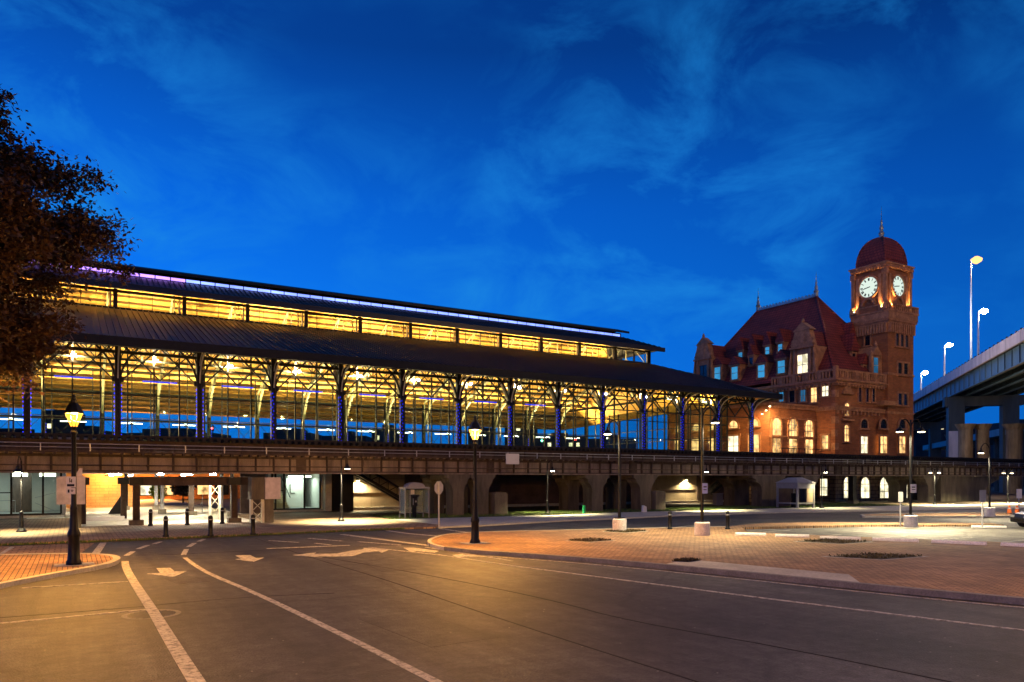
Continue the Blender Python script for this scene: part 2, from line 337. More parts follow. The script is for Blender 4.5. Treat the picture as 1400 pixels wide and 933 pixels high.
# ================================================================ THE GROUND
struct(MB().prism([(-1500, -300), (2500, -300), (2500, 2500), (-1500, 2500)], -.6, -.09).build('ground', 'earth'))
struct(MB().prism([(-70, -40), (130, -40), (130, 60), (-70, 60)], -.3, 0).build('road', 'asphalt'))
# back sidewalk of square pavers left, running under the viaduct into the passage
SWX = [(-60, 41.1), (1.6, 41.5), (7.6, 41.7), (16.2, 42.5), (19.5, 42.2), (20.6, 44.0), (20.2, 51.8), (21, 60), (21, 66), (-60, 66)]
struct(MB().prism(SWX, -.2, .10).build('brick_sidewalk', 'paver2'))
struct(MB().prism([(-3, 66), (12.5, 66), (12.5, 135), (-3, 135)], -.2, .102).build('passage_floor', 'concrete'))
struct(MB().prism([(.4, 53.6), (11.2, 53.6), (11.2, 66), (.4, 66)], .0, .106).build('passage_apron', 'concrete'))
# pale concrete sidewalk along the cross road
CS = [(19.6, 42.0), (23.0, 42.4), (29.8, 44.1), (38.4, 44.9), (43.4, 45.7), (54.8, 45.0), (66, 42.5), (80, 39.5), (125, 30), (125, 40), (100, 47), (80, 49), (66, 51.0), (61.3, 51), (49.2, 51.4), (41.3, 51.8), (34.5, 51.0), (27.6, 51.1), (20.3, 51.8), (20.7, 44.0)]
struct(MB().prism(CS, -.2, .104).build('concrete_sidewalk', 'concrete'))
GS = [(20.5, 52), (27.6, 51.3), (34.5, 51.2), (41.3, 52.0), (49.2, 51.6), (61.3, 51.2), (66, 51.2), (80, 49.2), (100, 47.2), (125, 40.2), (125, 70), (21.2, 70)]
struct(MB().prism(GS, -.2, .08).build('lawn_soil', 'soil'))
random.seed(3)
def inside(p, poly):
    c = False; n = len(poly)
    for i in range(n):
        (x1, y1), (x2, y2) = poly[i], poly[(i + 1) % n]
        if (y1 > p[1]) != (y2 > p[1]) and p[0] < (x2 - x1) * (p[1] - y1) / (y2 - y1) + x1: c = not c
    return c
def grass_patch(poly, n, z, hmin, hmax, x0, x1, y0, y1, name, label):
    b = MB(); k = 0
    while k < n:
        x, y = random.uniform(x0, x1), random.uniform(y0, y1)
        if not inside((x, y), poly): continue
        k += 1; h = random.uniform(hmin, hmax); a = random.uniform(0, 6.28); dx, dy = math.cos(a) * .03, math.sin(a) * .03; lx, ly = random.uniform(-.06, .06), random.uniform(-.06, .06)
        b.add([(x - dx, y - dy, z), (x + dx, y + dy, z), (x + lx, y + ly, z + h)], [(0, 1, 2)])
    o = b.build(name, 'grass'); o['kind'] = 'stuff'; tag(o, label, 'grass'); return o
grass_patch(GS, 26000, .08, .05, .16, 20.5, 82, 48, 57.5, 'grass', 'dark green grass strip between the pale sidewalk and the viaduct piers')
kb = [(-28, 41.05), (1.6, 41.45), (7.6, 41.65), (16.2, 42.45), (17.5, 42.3)]
kbp = [(x, y - .12) for x, y in kb] + [(x, y + .1) for x, y in kb[::-1]]
grass_patch(kbp, 5200, .02, .04, .16, -28, 17.5, 40.8, 42.6, 'kerb_weeds', 'thin line of weeds growing along the sidewalk kerb')
# brick plaza on the right with its parking strip
KERB = [(13.9, 29.0), (14.2, 27.2), (15.2, 25.2), (16.3, 22.8), (17.2, 20.2), (18.3, 16.2), (19.1, 12.6), (20.1, 9.3), (22.5, 3.0), (25, -5)]
PZ = KERB + [(60, -5), (44, 7), (37.9, 17.5), (35.2, 22.6), (33.4, 26.0), (32.4, 28.8), (35.2, 31.7), (44, 29.5), (52, 25), (53, 26.4), (44.4, 32.6), (40.2, 34.2), (35.2, 32.9), (25.2, 35.3), (19.9, 36.6), (17.4, 36.2), (15.2, 33.6), (14.1, 31.2)]
struct(MB().prism(PZ, -.2, .13).build('brick_plaza', 'paver'))
def offset(pl, d):
    res = []
    for i, p in enumerate(pl):
        a = Vector(pl[max(i - 1, 0)]); b = Vector(pl[min(i + 1, len(pl) - 1)]); t = (b - a).normalized(); res.append((p[0] - t.y * d, p[1] + t.x * d))
    return res
def ribbon(pl, wd): return offset(pl, wd / 2) + offset(pl, -wd / 2)[::-1]
def smooth(pl, it=2):
    for _ in range(it):
        q = [pl[0]]
        for a, b in zip(pl, pl[1:]): q += [(a[0] * .75 + b[0] * .25, a[1] * .75 + b[1] * .25), (a[0] * .25 + b[0] * .75, a[1] * .25 + b[1] * .75)]
        pl = q + [pl[-1]]
    return pl
struct(MB().prism(ribbon(smooth(KERB), .24), -.2, .17).build('kerb', 'kerb'))
NOSE = [(13.9, 29.0), (14.1, 31.2), (15.2, 33.6), (17.4, 36.2), (19.9, 36.6), (25.2, 35.3), (35.2, 32.9)]
struct(MB().prism(ribbon(smooth(NOSE), .18), -.2, .142).build('kerb', 'concrete'))
struct(MB().prism([(17.65, 19.4), (19.5, 20.0), (20.7, 14.4), (19.25, 13.0), (18.5, 16.4)], 0, .136).build('kerb_ramp', 'concrete'))
# parking lot between the plaza and the cross road, its islands
struct(MB().prism([(32.6, 28.8), (33.6, 26.0), (35.4, 22.6), (38.1, 17.5), (44.2, 7), (52, -2), (110, -2), (110, 24), (66, 33), (52.9, 26.2), (44, 29.4), (35.4, 31.6)], -.1, .006).build('parking_lot', 'lot_asphalt' if False else 'asphalt2'))
IS2 = [(43.2, 34.6), (50, 30.2), (56, 26.6), (62, 23), (90, 15), (92, 20), (66, 32.5), (56, 36.2), (48, 36.6), (44, 36)]
ISB = [(54.5, 36.5), (58, 33.4), (66, 30.2), (80, 26), (80, 30), (68, 35), (60, 38), (56, 38)]
struct(MB().prism(smooth(ISB + ISB[:1], 1)[:-1], -.1, .14).build('traffic_island', 'paver'))
struct(MB().prism(ribbon(smooth(ISB + ISB[:1], 2), .2), -.1, .155).build('kerb', 'concrete'))
# left island
ISL = [(-14, 36.4), (-6, 35.7), (-2.5, 35.2), (.3, 34.2), (1.25, 32.9), (1.5, 31.3), (1.0, 29.3), (-.5, 27.4), (-1.8, 25.5), (-3.6, 22), (-6.5, 16), (-14, 14)]
struct(MB().prism(smooth(ISL + ISL[:1], 1)[:-1], -.2, .13).build('brick_island', 'paver'))
struct(MB().prism(ribbon(smooth(ISL[1:11], 2), .24), -.2, .146).build('kerb', 'concrete'))
struct(MB().prism([(-12, 36.0), (0.2, 35.0), (.9, 41.0), (-12, 40.8)], -.1, .006).build('brick_crossing', 'paver2'))
# ---------------------------------------------------------------- painted markings
def mark(poly): return struct(MB().prism(poly, -.02, .012).build('road_marking', 'paint'))
def mline(pts, wd, sm=0): return mark(ribbon(smooth(pts, sm) if sm else pts, wd))
g = lambda *p: [G(*q) for q in p]
mline(g((171, 768), (172, 776), (181, 793), (200, 822), (213, 842), (237, 882), (271, 936)) + [(1.68, 5)], .24, 1)
mline(g((253, 763), (266, 773), (288, 786), (350, 811.5), (470, 869), (603, 936)) + [(5.0, 4)], .16, 1)
for a, b, wd in (((173, 760), (182, 754.5), .2), ((189, 751), (202, 746), .2), ((211, 744), (220, 741), .2), ((251, 759), (255, 751.5), .2), ((258, 748), (266, 743), .2), ((272, 740.5), (279, 737.5), .2)): mline(g(a, b), wd)
mline(g((0, 853), (203, 833.5)), .11); mline(g((30, 804.5), (175, 795.5)), .11); mline([(-8, 13.0), (1.6, 11.7)], .11)
mark(g((122.5, 761), (137, 742.5), (146, 742.5), (134, 761)))
mark(g((-9, 764), (0, 757), (14, 748), (20, 748.5), (6, 757), (-1, 764)))
mline(g((365, 750.5), (478, 746)), .22); mline(g((368, 739.5), (408, 742)), .12); mline(g((422, 736.5), (467, 740)), .12); mline(g((431, 743), (452, 745.5)), .12); mline(g((490, 741), (548, 745.5)), .14)
mline(g((468, 731), (530, 739), (600, 748)), .3)
mline(g((530, 726), (560, 730), (622, 735.5)), .25); mline(g((603, 723.5), (645, 729)), .2)
mline(g((582, 748.5), (640, 758), (700, 767.5)), .12)
mline(g((505, 749), (600, 759), (700, 774), (1050, 819), (1405, 863)) + [(17.3, 4)], .12)
mline(offset(smooth(KERB[1:], 1), -.55), .10)
def arrow(cx, cy, ang, ln=3.4, wd=.95, kind='s'):
    c, s = math.cos(ang), math.sin(ang)
    T = lambda p: (cx + p[0] * c - p[1] * s, cy + p[0] * s + p[1] * c)
    if kind == 's': mark([T(p) for p in ((-ln / 2, -.2), (.1, -.2), (.1, -wd), (ln / 2, 0), (.1, wd), (.1, .2), (-ln / 2, .2))])
    else:
        mark([T(p) for p in ((-ln / 2, -.16), (-.3, -.16), (.5, .05), (1.0, .75), (1.45, .75), (.75, 1.9), (.05, .75), (.55, .75), (.25, .35), (-.3, .16), (-ln / 2, .16))])
mark(g((214, 777.5), (233, 777), (239, 782), (255.5, 781.5), (238, 789.5), (201, 785), (219, 784)))
mark(g((322, 760), (342, 759.5), (350, 763.5), (361, 763), (347, 768.5), (322, 765), (330, 764.5)))
mark(g((401, 759.5), (432, 756), (429, 758), (460, 757.5), (480, 753.5), (497, 751.5), (497, 749.5), (531, 752.5), (522, 756), (517, 754.2), (497, 756), (484, 760.5), (460, 761.5), (430, 761), (441, 762.5)))
mark(g((552, 749.5), (566, 749.5), (600, 754), (594, 756), (570, 753.8), (563, 755.5)))
mark(g((618, 759.5), (634, 757.6), (632, 759.4), (662, 760.5), (662, 762), (640, 761.6), (625, 762.4)))
for a, b in (((1003, 729), (1375, 748)),): mline(g(a, b), .1)
for a, b in (((1044, 728), (1082, 725)), ((1110, 735), (1150, 731)), ((1180, 737), (1240, 733)), ((1255, 740), (1330, 735)), ((1345, 744), (1420, 737)), ((917, 722), (965, 717)), ((985, 722), (1040, 718)), ((855, 726), (910, 721))): mline(g(a, b), .12)
# man-hole cover across the lane line
t = thing('manhole_cover', 'round iron manhole cover under the left lane line', 'manhole', (1.55, 18.75, 0))
MB().lathe([(.62, .0), (.62, .006)], 28, (1.55, 18.75, 0)).build('rim', 'kerb', t)
b = MB()
for i in range(-5, 6):
    hw = math.sqrt(max(.0, .5 ** 2 - (i * .09) ** 2)); b.box(1.55 - hw, 1.55 + hw, 18.75 + i * .09 - .03, 18.75 + i * .09 + .03, .004, .011)
b.build('lid', 'steel', t)
# planting pits cut in the plaza
def pit(poly, label, rim=True, tuft=0, seed=1):
    random.seed(seed); c = (sum(p[0] for p in poly) / len(poly), sum(p[1] for p in poly) / len(poly), .13)
    t = thing('planting_pit', label, 'planting pit', c, 'planting pits in the brick plaza')
    big = [(c[0] + (x - c[0]) * 1.12, c[1] + (y - c[1]) * 1.12) for x, y in poly]
    MB().prism(big, .05, .137).build('border', 'concrete', t)
    MB().prism(poly, .05, .142).build('soil', 'soil', t)
    b = MB(); k = 0; xs = [p[0] for p in poly]; ys = [p[1] for p in poly]
    while k < 500 + tuft // 4:
        x, y = random.uniform(min(xs), max(xs)), random.uniform(min(ys), max(ys))
        if not inside((x, y), poly): continue
        k += 1; a = random.uniform(0, 6.3); r = random.uniform(.03, .09); h = random.uniform(.02, .12)
        b.add([(x, y, .14), (x + math.cos(a) * r, y + math.sin(a) * r, .14 + h * .5), (x + math.cos(a + 1) * r, y + math.sin(a + 1) * r, .14 + h)], [(0, 1, 2)])
    b.build('weeds', 'weed' if tuft else 'soil', t)['kind'] = 'stuff'
pit(g((1130, 766), (1190, 762.5), (1262, 766), (1205, 770.5)), 'nearest full square soil planting pit in brick plaza with dry weeds', tuft=500)
pit(g((1090, 744.5), (1130, 741.5), (1190, 745), (1150, 748)), 'weedy soil pit in brick plaza just before the row of wheel stops', tuft=500, seed=2)
pit(g((776, 743.5), (805, 741), (838, 743), (806, 745.3)), 'dark bare soil pit in brick plaza right of the lit street lantern', seed=3)
pit(g((826, 730.2), (852, 727.8), (884, 729.6), (856, 732)), 'low grassy planting pit beside the farther concrete lamp footing', tuft=700, seed=4)
pit(g((919, 773), (935, 770.6), (958, 771.8), (942, 774)), 'small soil pit beside the pale kerb ramp of the plaza', seed=5)

def tar(pts, wd): return struct(MB().prism(ribbon(smooth(pts, 2), wd), -.02, .005).build('tar_seam', 'tar'))
tar(g((410, 757), (520, 775), (640, 797), (760, 822), (860, 850)) + [(11.5, 8), (11.9, -2)], .05); tar([(8.2, 40), (8.0, 30), (8.3, 22), (8.1, 14), (8.25, 5)], .035); tar([(2.2, 33.5), (3.4, 33.1), (9.5, 33.2), (14, 32.4)], .04)
tar([(-4, 20.2), (.5, 19.9), (3.6, 20.3), (6.1, 19.7)], .03)

for px_, w_, l_, a_ in (((6.3, 14.2), 1.5, 3.4, 4), ((9.6, 24.5), 1.2, 2.2, -6), ((3.0, 24.6), .9, 1.6, 8)):
    c_, s_ = math.cos(R(a_)), math.sin(R(a_)); struct(MB().prism([(px_[0] + u * c_ - v * s_, px_[1] + u * s_ + v * c_) for u, v in ((-w_ / 2, -l_ / 2), (w_ / 2, -l_ / 2), (w_ / 2, l_ / 2), (-w_ / 2, l_ / 2))], -.02, .004).build('road_patch', 'patch'))
GOLD = (1, .70, .30)
# ================================================================ THE TRAIN SHED
BAY = 5.9; NC = 14; X0 = -2.9
CX = [X0 + BAY * k for k in range(-3, NC)]           # column lines
XL, XR = CX[0] - 3.0, CX[-1]
FL = 6.1                                              # platform level
YN, YF = 65.0, 100.0
shed = thing('train_shed', 'long black steel train shed with lit timber ceiling, glass walls and blue light strings', 'train shed', (20, 82, 0))
# roof profile (Y, z): near eave, near clerestory foot, far foot, far eave
EV, CF, UE, MO = (61.5, 13.5), (78.0, 18.95), (76.3, 20.95), (80.5, 22.75)
FCF, FUE, FMO, FEV = (87.0, 18.95), (88.7, 20.95), (84.5, 22.75), (109.0, 12.0)
XEV, XCF, XUE, XMO = 75.2, 68.3, 69.6, 65.8
def slab(b, quad4, th):                               # 4 points, top surface, thickness downwards
    b.extrude([(p[0], p[1], p[2] - th) for p in quad4], (0, 0, th))
b = MB()
slab(b, [(XL, *EV), (XEV, *EV), (XCF, *CF), (XL, *CF)], .22)
slab(b, [(XL, *FCF), (XCF, *FCF), (XEV, *FEV), (XL, *FEV)], .22)
slab(b, [(XEV, *EV), (XEV, *FEV), (XCF, *FCF), (XCF, *CF)], .22)
lower = b.build('lower_roof', 'roof', shed)
b = MB()
for i in range(200):                                   # standing seams
    x = XL + .48 * i
    if x > XEV - .1: break
    f = 1 if x < XCF else (XEV - x) / (XEV - XCF)
    b.beam((x, EV[0] + .02, EV[1] + .05), (x, EV[0] + (CF[0] - EV[0]) * f, EV[1] + (CF[1] - EV[1]) * f + .05), .06, .12)
b.build('roof_seam', 'roof', lower)
b = MB(); b.box(XL, XEV + .1, EV[0] - .14, EV[0] + .12, EV[1] - .62, EV[1] + .06); b.box(XEV - .12, XEV + .14, EV[0] + .12, FEV[0], EV[1] - .62, EV[1] - .02)
b.build('gutter', 'steel', lower)
b = MB()
slab(b, [(XL, *UE), (XUE, *UE), (XMO, *MO), (XL, *MO)], .18)
slab(b, [(XL, *FMO), (XMO, *FMO), (XUE, *FUE), (XL, *FUE)], .18)
slab(b, [(XUE, *UE), (XUE, *FUE), (XMO, *FMO), (XMO, *MO)], .18)
b.box(XL, XUE, UE[0] - .1, UE[0] + .12, UE[1] - .5, UE[1] + .05)
upper = b.build('upper_roof', 'roof', shed)
b = MB()
for i in range(200):
    x = XL + .48 * i
    if x > XUE - .1: break
    f = 1 if x < XMO else (XUE - x) / (XUE - XMO)
    b.beam((x, UE[0] + .1, UE[1] + .06), (x, UE[0] + (MO[0] - UE[0]) * f, UE[1] + (MO[1] - UE[1]) * f + .04), .05, .10)
b.build('roof_seam', 'roof', upper)
# ridge monitor: lit strip under a dark cap
b = MB(); b.extrude([(XL, 79.8, 23.22), (XL, 82.5, 24.0), (XL, 85.2, 23.22), (XL, 85.2, 23.5), (XL, 82.5, 24.3), (XL, 79.8, 23.5)], (XMO + .5 - XL, 0, 0))
mon = b.build('ridge_monitor', 'steel', shed)
MB().box(XL, XMO - .3, 80.62, 84.4, 22.6, 23.3).build('monitor_wall', 'steel', mon)
SPLIT = 24.0
nseg = 64; dx = (XMO - .5 - XL) / nseg
bw = MB(); bv = MB()
for i in range(nseg):
    x = XL + dx * i; (bv if x < 9 else bw).box(x + .05, x + dx - .05, 80.56, 80.61, 22.85, 23.12)
bw.build('ridge_light_strip', 'ledwhite', mon); bv.build('ridge_light_strip', 'ledviolet', mon)
# timber ceiling below the roofs
b = MB()
CE = .30
def ceil(b, q): slab(b, [(p[0], p[1], p[2] - CE) for p in q], .06)
ceil(b, [(XL, EV[0] + .4, EV[1] + .13), (XEV - .4, EV[0] + .4, EV[1] + .13), (XCF, CF[0] - .1, CF[1] - .03), (XL, CF[0] - .1, CF[1] - .03)])
ceil(b, [(XL, FCF[0] + .1, FCF[1] - .03), (XCF, FCF[0] + .1, FCF[1] - .03), (XEV - .4, FEV[0] - .4, FEV[1] + .12), (XL, FEV[0] - .4, FEV[1] + .12)])
ceil(b, [(XEV - .4, EV[0] + .4, EV[1] + .13), (XEV - .4, FEV[0] - .4, FEV[1] + .12), (XCF + .1, FCF[0], FCF[1] - .1), (XCF + .1, CF[0], CF[1] - .1)])
ceil(b, [(XL, UE[0] + .3, UE[1] + .13), (XUE - .3, UE[0] + .3, UE[1] + .13), (XMO, MO[0], MO[1]), (XL, MO[0], MO[1])])
ceil(b, [(XL, FMO[0], FMO[1]), (XMO, FMO[0], FMO[1]), (XUE - .3, FUE[0] - .3, FUE[1] + .13), (XL, FUE[0] - .3, FUE[1] + .13)])
ceil(b, [(XL, 80.7, 22.9), (XMO, 80.7, 22.9), (XMO, 84.3, 22.9), (XL, 84.3, 22.9)])
ceiling = b.build('timber_ceiling', 'wood', shed)
b = MB()                                               # purlins
for (p, q, n) in ((EV, CF, 11), (FEV, FCF, 14)):
    for i in range(1, n):
        f = i / n; y = p[0] + (q[0] - p[0]) * f; z = p[1] + (q[1] - p[1]) * f - CE - .18
        xr = XEV + (XCF - XEV) * f - .3
        b.box(XL, xr, y - .08, y + .08, z - .17, z + .17)
for (p, q, n) in ((UE, MO, 4), (FUE, FMO, 4)):
    for i in range(1, n):
        f = i / n; y = p[0] + (q[0] - p[0]) * f; z = p[1] + (q[1] - p[1]) * f - CE - .15
        b.box(XL, XMO, y - .06, y + .06, z - .12, z + .12)
b.build('purlin', 'purlin', ceiling)
# platform slab and the wall of storeys under it
MB().box(XL, XR + 1.2, 61.2, 104, 5.3, FL).build('platform', 'oldconc', shed)
# columns with light strings
def string(b, x, y, z0, z1):
    z = z0
    while z < z1: b.cbox((x, y, z), .05, .05, .11); z += .32
for i, x in enumerate(CX):
    b = MB()
    for s in (-.17, .17): b.box(x + s - .045, x + s + .045, YN - .2, YN + .2, FL, 13.9)
    b.box(x - .24, x + .24, YN - .12, YN + .12, FL, FL + .5)
    z = FL + .5
    while z < 13.4: b.beam((x - .15, YN - .19, z), (x + .15, YN - .19, z + .38), .05, .02); b.beam((x + .15, YN - .19, z + .38), (x - .15, YN - .19, z + .76), .05, .02); z += .76
    b.box(x - .12, x + .12, YN - .08, YN + .16, FL, 13.9)
    b.box(x - .42, x + .42, YN - .1, YN + .1, 10.62, 11.02)          # knuckle plate
    c = b.build('column', 'steel', shed)
    b = MB(); string(b, x - .245, YN - .1, FL + .1, 10.6)
    if i < 6: string(b, x + .245, YN - .1, FL + .1, 10.6)
    else:
        z = FL + .1; q = 0
        while z < (12.8 if i > 11 else 10.6): b.cbox((x - .12 + .09 * (q % 2), YN - .235, z), .05, .04, .12); z += .3; q += 1
    b.build('light_string', 'blue' if i < 6 else 'blue2', c)
    b = MB(); b.box(x - .22, x + .22, YF - .22, YF + .22, FL, 14.0)
    c = b.build('far_column', 'steel' if i < 0 else 'steel', shed)
    b = MB(); string(b, x + .26, YF - .26, FL + .1, 9.6); b.build('light_string', 'blue', c)
# curved brackets: dark Y-braces along the colonnade, cream ones out to the eave
def arc(p, q, ctrl, n=7):
    p, q, ctrl = Vector(p), Vector(q), Vector(ctrl); return [(1 - t) ** 2 * p + 2 * t * (1 - t) * ctrl + t * t * q for t in [i / n for i in range(n + 1)]]
for x in CX:
    b = MB()
    for s in (-1, 1):
        b.path(arc((x + s * .15, YN, 10.9), (x + s * 1.9, YN, 13.7), (x + s * .45, YN, 12.7)), .12, .16)
        b.path(arc((x + s * .15, YN, 12.2), (x + s * 1.1, YN, 13.7), (x + s * .3, YN, 13.2)), .07, .09)
    br = b.build('brace', 'steel', shed)
    b = MB(); b.path(arc((x, YN - .2, 10.9), (x, EV[0] + .3, 13.0), (x, YN - .5, 12.9), 9), .09, .10)
    b.path(arc((x, YN - .2, 12.3), (x, EV[0] + .9, 13.3), (x, YN - .5, 13.2), 6), .06, .07); b.build('eave_bracket', 'cream', br)
# longitudinal beams, struts and X rods of the near row
b = MB()
b.box(XL, XR, YN - .12, YN + .12, 13.35, 13.75); b.box(XL, XR, YN - .09, YN + .09, 12.85, 13.05); b.box(XL, XR, YN - .05, YN + .05, 10.76, 10.86)
b.box(XL, XR, YF - .1, YF + .1, 13.2, 13.5); b.box(XL, XR, YF - .05, YF + .05, 10.0, 10.14)
beam = b.build('beam', 'steel', shed)
b = MB()
for x in CX[:-1]:
    m = x + BAY / 2
    for xa, xb in ((x + .4, m), (m, x + BAY - .4)):
        b.beam((xa, YN + .02, 10.9), (xb, YN + .03, 13.5), .11); b.beam((xa, YN - .03, 13.5), (xb, YN - .03, 10.9), .11)
        b.beam((xa, YF + .02, FL + 1), (xb, YF + .02, 10), .045); b.beam((xa, YF - .02, 10), (xb, YF - .02, FL + 1), .045)
b.build('tie_rod', 'steel', beam)
for i, x in enumerate(CX[:-1]):
    m = x + BAY / 2
    if i < 11: MB().tube([(m - 1.25, YN - .14, 10.78), (m + 1.25, YN - .14, 10.78)], .06, 8).build('blue_tube_light', 'bluedim', shed)
    MB().tube([(m - 1.3, YF - .35, 9.75), (m + 1.3, YF - .35, 9.75)], .055, 8).build('linear_lamp', 'tube', shed)
# dark lattice girders running the length of the shed
for Y, z0, z1, st in ((YN + .05, 12.95, 13.72, .74), (69.35, 13.0, 14.9, 1.48), (76.0, 14.6, 16.6, 1.97), (89.0, 14.6, 16.6, 1.97)):
    b = MB(); x = CX[0]; k = 0; xe = XR if Y < 72 else 66.5
    b.box(CX[0], xe, Y - .05, Y + .05, z0 - .06, z0 + .06); b.box(CX[0], xe, Y - .05, Y + .05, z1 - .05, z1 + .05)
    while x < xe - st:
        b.beam((x, Y, z0 if k % 2 else z1), (x + st, Y, z1 if k % 2 else z0), .07); b.beam((x, Y + .02, z0), (x, Y + .02, z1), .05); x += st; k += 1
    b.build('lattice_girder', 'steel', shed)
b = MB()
for u in range(1, 9):
    y = 63 + u * 4.8; fr = .5; 
    b.box(XEV - 4.6, XEV - 4.4, EV[0] + 3, FEV[0] - 6, 14.55 - .4, 14.85 - .4) if u == 1 else None
    x1 = XEV - 1; b.beam((x1, y, 13.1), (XCF + .3, max(78.2, min(86.8, y)), 18.2), .16, .26)
b.build('hip_rafter', 'steel', ceiling)
# glass walls set behind the columns, with mullions
for Y, nm in ((69.0, 'glass_wall'), (96.0, 'glass_wall')):
    zt = EV[1] + (Y - EV[0]) * .33 - .5 if Y < 80 else FCF[1] - (Y - FCF[0]) * .316 - .5
    b = MB(); x = CX[0] + .9
    xs = []
    while x < XR - .2: xs.append(x); x += BAY / 3
    for x in xs: b.box(x - .055, x + .055, Y - .09, Y + .09, FL, zt)
    for z in (8.0, 10.1, 12.5): b.box(XL, XR, Y - .05, Y + .05, z - .045, z + .045)
    b.box(XL, XR, Y - .08, Y + .08, FL, FL + .22)
    o = b.build('mullion', 'steel', shed)
    MB().box(XL, XR, Y - .012, Y + .012, FL + .2, zt).build('glass_pane', 'glass', o)
Y0, Y1 = 69.0, 96.0                                   # glazed end wall
b = MB(); y = Y0
while y < Y1 + .1: b.box(XR - .09, XR + .09, y - .05, y + .05, FL, 13.6); y += 2.25
for z in (8.6, 10.3): b.box(XR - .06, XR + .06, Y0, Y1, z - .05, z + .05)
o = b.build('mullion', 'steel', shed); MB().box(XR - .012, XR + .012, Y0 + .05, Y1 - .05, FL, 13.6).build('glass_pane', 'glass', o)
# clerestory: posts on the column lines, thin bars, glass
for Y in (CF[0], FCF[0]):
    b = MB()
    for x in CX:
        if x < XCF: b.box(x - .17 + .4, x + .17 + .4, Y - .14, Y + .14, 18.8, 20.8)
    b.box(XCF - .25, XCF, Y - .14, Y + .14, 18.8, 20.8); b.box(XL, XCF, Y - .12, Y + .12, 18.85, 19.08); b.box(XL, XCF, Y - .12, Y + .12, 20.45, 20.7)
    o = b.build('clerestory_frame', 'steel', shed)
    b = MB(); x = XL + .6
    while x < XCF - .3: b.box(x - .025, x + .025, Y - .04, Y + .04, 19.05, 20.5); x += BAY / 3
    b.build('glazing_bar', 'steel', o); MB().box(XL, XCF, Y - .01, Y + .01, 19.05, 20.5).build('glass_pane', 'glass', o)
b = MB()
for y in (78.4, 81.2, 84, 86.8): b.box(XCF - .1, XCF + .1, y - .1, y + .1, 18.9, 20.8)
b.build('clerestory_frame', 'steel', shed)
# arched trusses, one on each column line
for i, x in enumerate(CX):
    if x > XCF: continue
    b = MB()
    lo = [Vector((x, 65.3, 10.9)), Vector((x, 67.2, 13.6)), Vector((x, 70.5, 15.6)), Vector((x, 75, 17.2)), Vector((x, 79, 18.2)), Vector((x, 82.5, 18.6))]
    hi = [Vector((x, 65.3, 14.2)), Vector((x, 67.8, 15.0)), Vector((x, 71.3, 16.3)), Vector((x, 75.6, 17.75)), Vector((x, 78.6, 18.75)), Vector((x, 82.5, 20.0))]
    for half in (0, 1):
        fl = (lambda v: v) if not half else (lambda v: Vector((v.x, 165 - v.y, v.z)))
        l2 = [fl(v) for v in lo]; h2 = [fl(v) for v in hi]
        b.path(l2, .24, .2); b.path(h2, .2, .2)
        for k in range(len(l2) - 1): b.beam(l2[k], h2[k], .11); b.beam(l2[k], h2[k + 1], .10)
    b.beam((x, 78, 18.7), (x, 78, 20.7), .14); b.beam((x, 87, 18.7), (x, 87, 20.7), .14); b.beam((x, 82.5, 18.6), (x, 82.5, 22.5), .1)
    b.beam((x, 78, 20.6), (x, 82.5, 22.4), .12); b.beam((x, 87, 20.6), (x, 82.5, 22.4), .12); b.beam((x, 78.2, 18.9), (x, 81, 21.6), .07); b.beam((x, 86.8, 18.9), (x, 84, 21.6), .07)
    b.build('arched_truss', 'cream2', shed)
b = MB()                                              # truss seats and crossing struts along X under the near slope
for k in range(1, 4): 
    y = 69 + k * 3; z = EV[1] + (y - EV[0]) * .33 - 1.1
    b.box(XL, XR - 2, y - .06, y + .06, z - .07, z + .07); yy = 165 - y; b.box(XL, XR - 2, yy - .06, yy + .06, z - .07, z + .07)
b.build('tie_beam', 'steel', shed)
# the shed's lamps: floods on the column heads aimed up into the timber, pendants added along the middle to brighten the upper ceiling
for i, x in enumerate(CX[:-1]):
    m = x + BAY / 2
    fb = MB().cbox((m, 68.2, 12.9), .34, .22, .24).build('flood_lamp', 'steel', shed)
    MB().cbox((m, 68.07, 12.92), .3, .04, .2).build('lens', 'bulbw', fb)
    l = light('AREA', fb, (m, 68.4, 13.12), 1050 * random.uniform(.55, 1.4), GOLD, .35, aim=(m, 90, 17.5)); l.data.spread = R(120)
    fb = MB().cbox((m, 98.2, 9.6), .34, .22, .24).build('flood_lamp', 'steel', shed)
    MB().cbox((m, 98.2, 9.74), .3, .2, .03).build('lens', 'bulbg', fb)
    l = light('AREA', fb, (m, 98.1, 9.82), 640 * random.uniform(.5, 1.4), GOLD, .35, aim=(m, 95, 14)); l.data.spread = R(150)
    if i % 2 == 0:
        fb = MB().lathe([(.1, 0), (.25, .1), (.3, .25), (.1, .3)], 12, (m, 82.5, 14.6)).build('added_pendant', 'steel', shed)
        MB().beam((m, 82.5, 14.9), (m, 82.5, 22.3), .04).build('rod', 'steel', fb)
        l = light('AREA', fb, (m, 82.5, 15.0), 1050 * random.uniform(.6, 1.3), GOLD, .7, aim=(m, 82.5, 22)); l.data.spread = R(165)
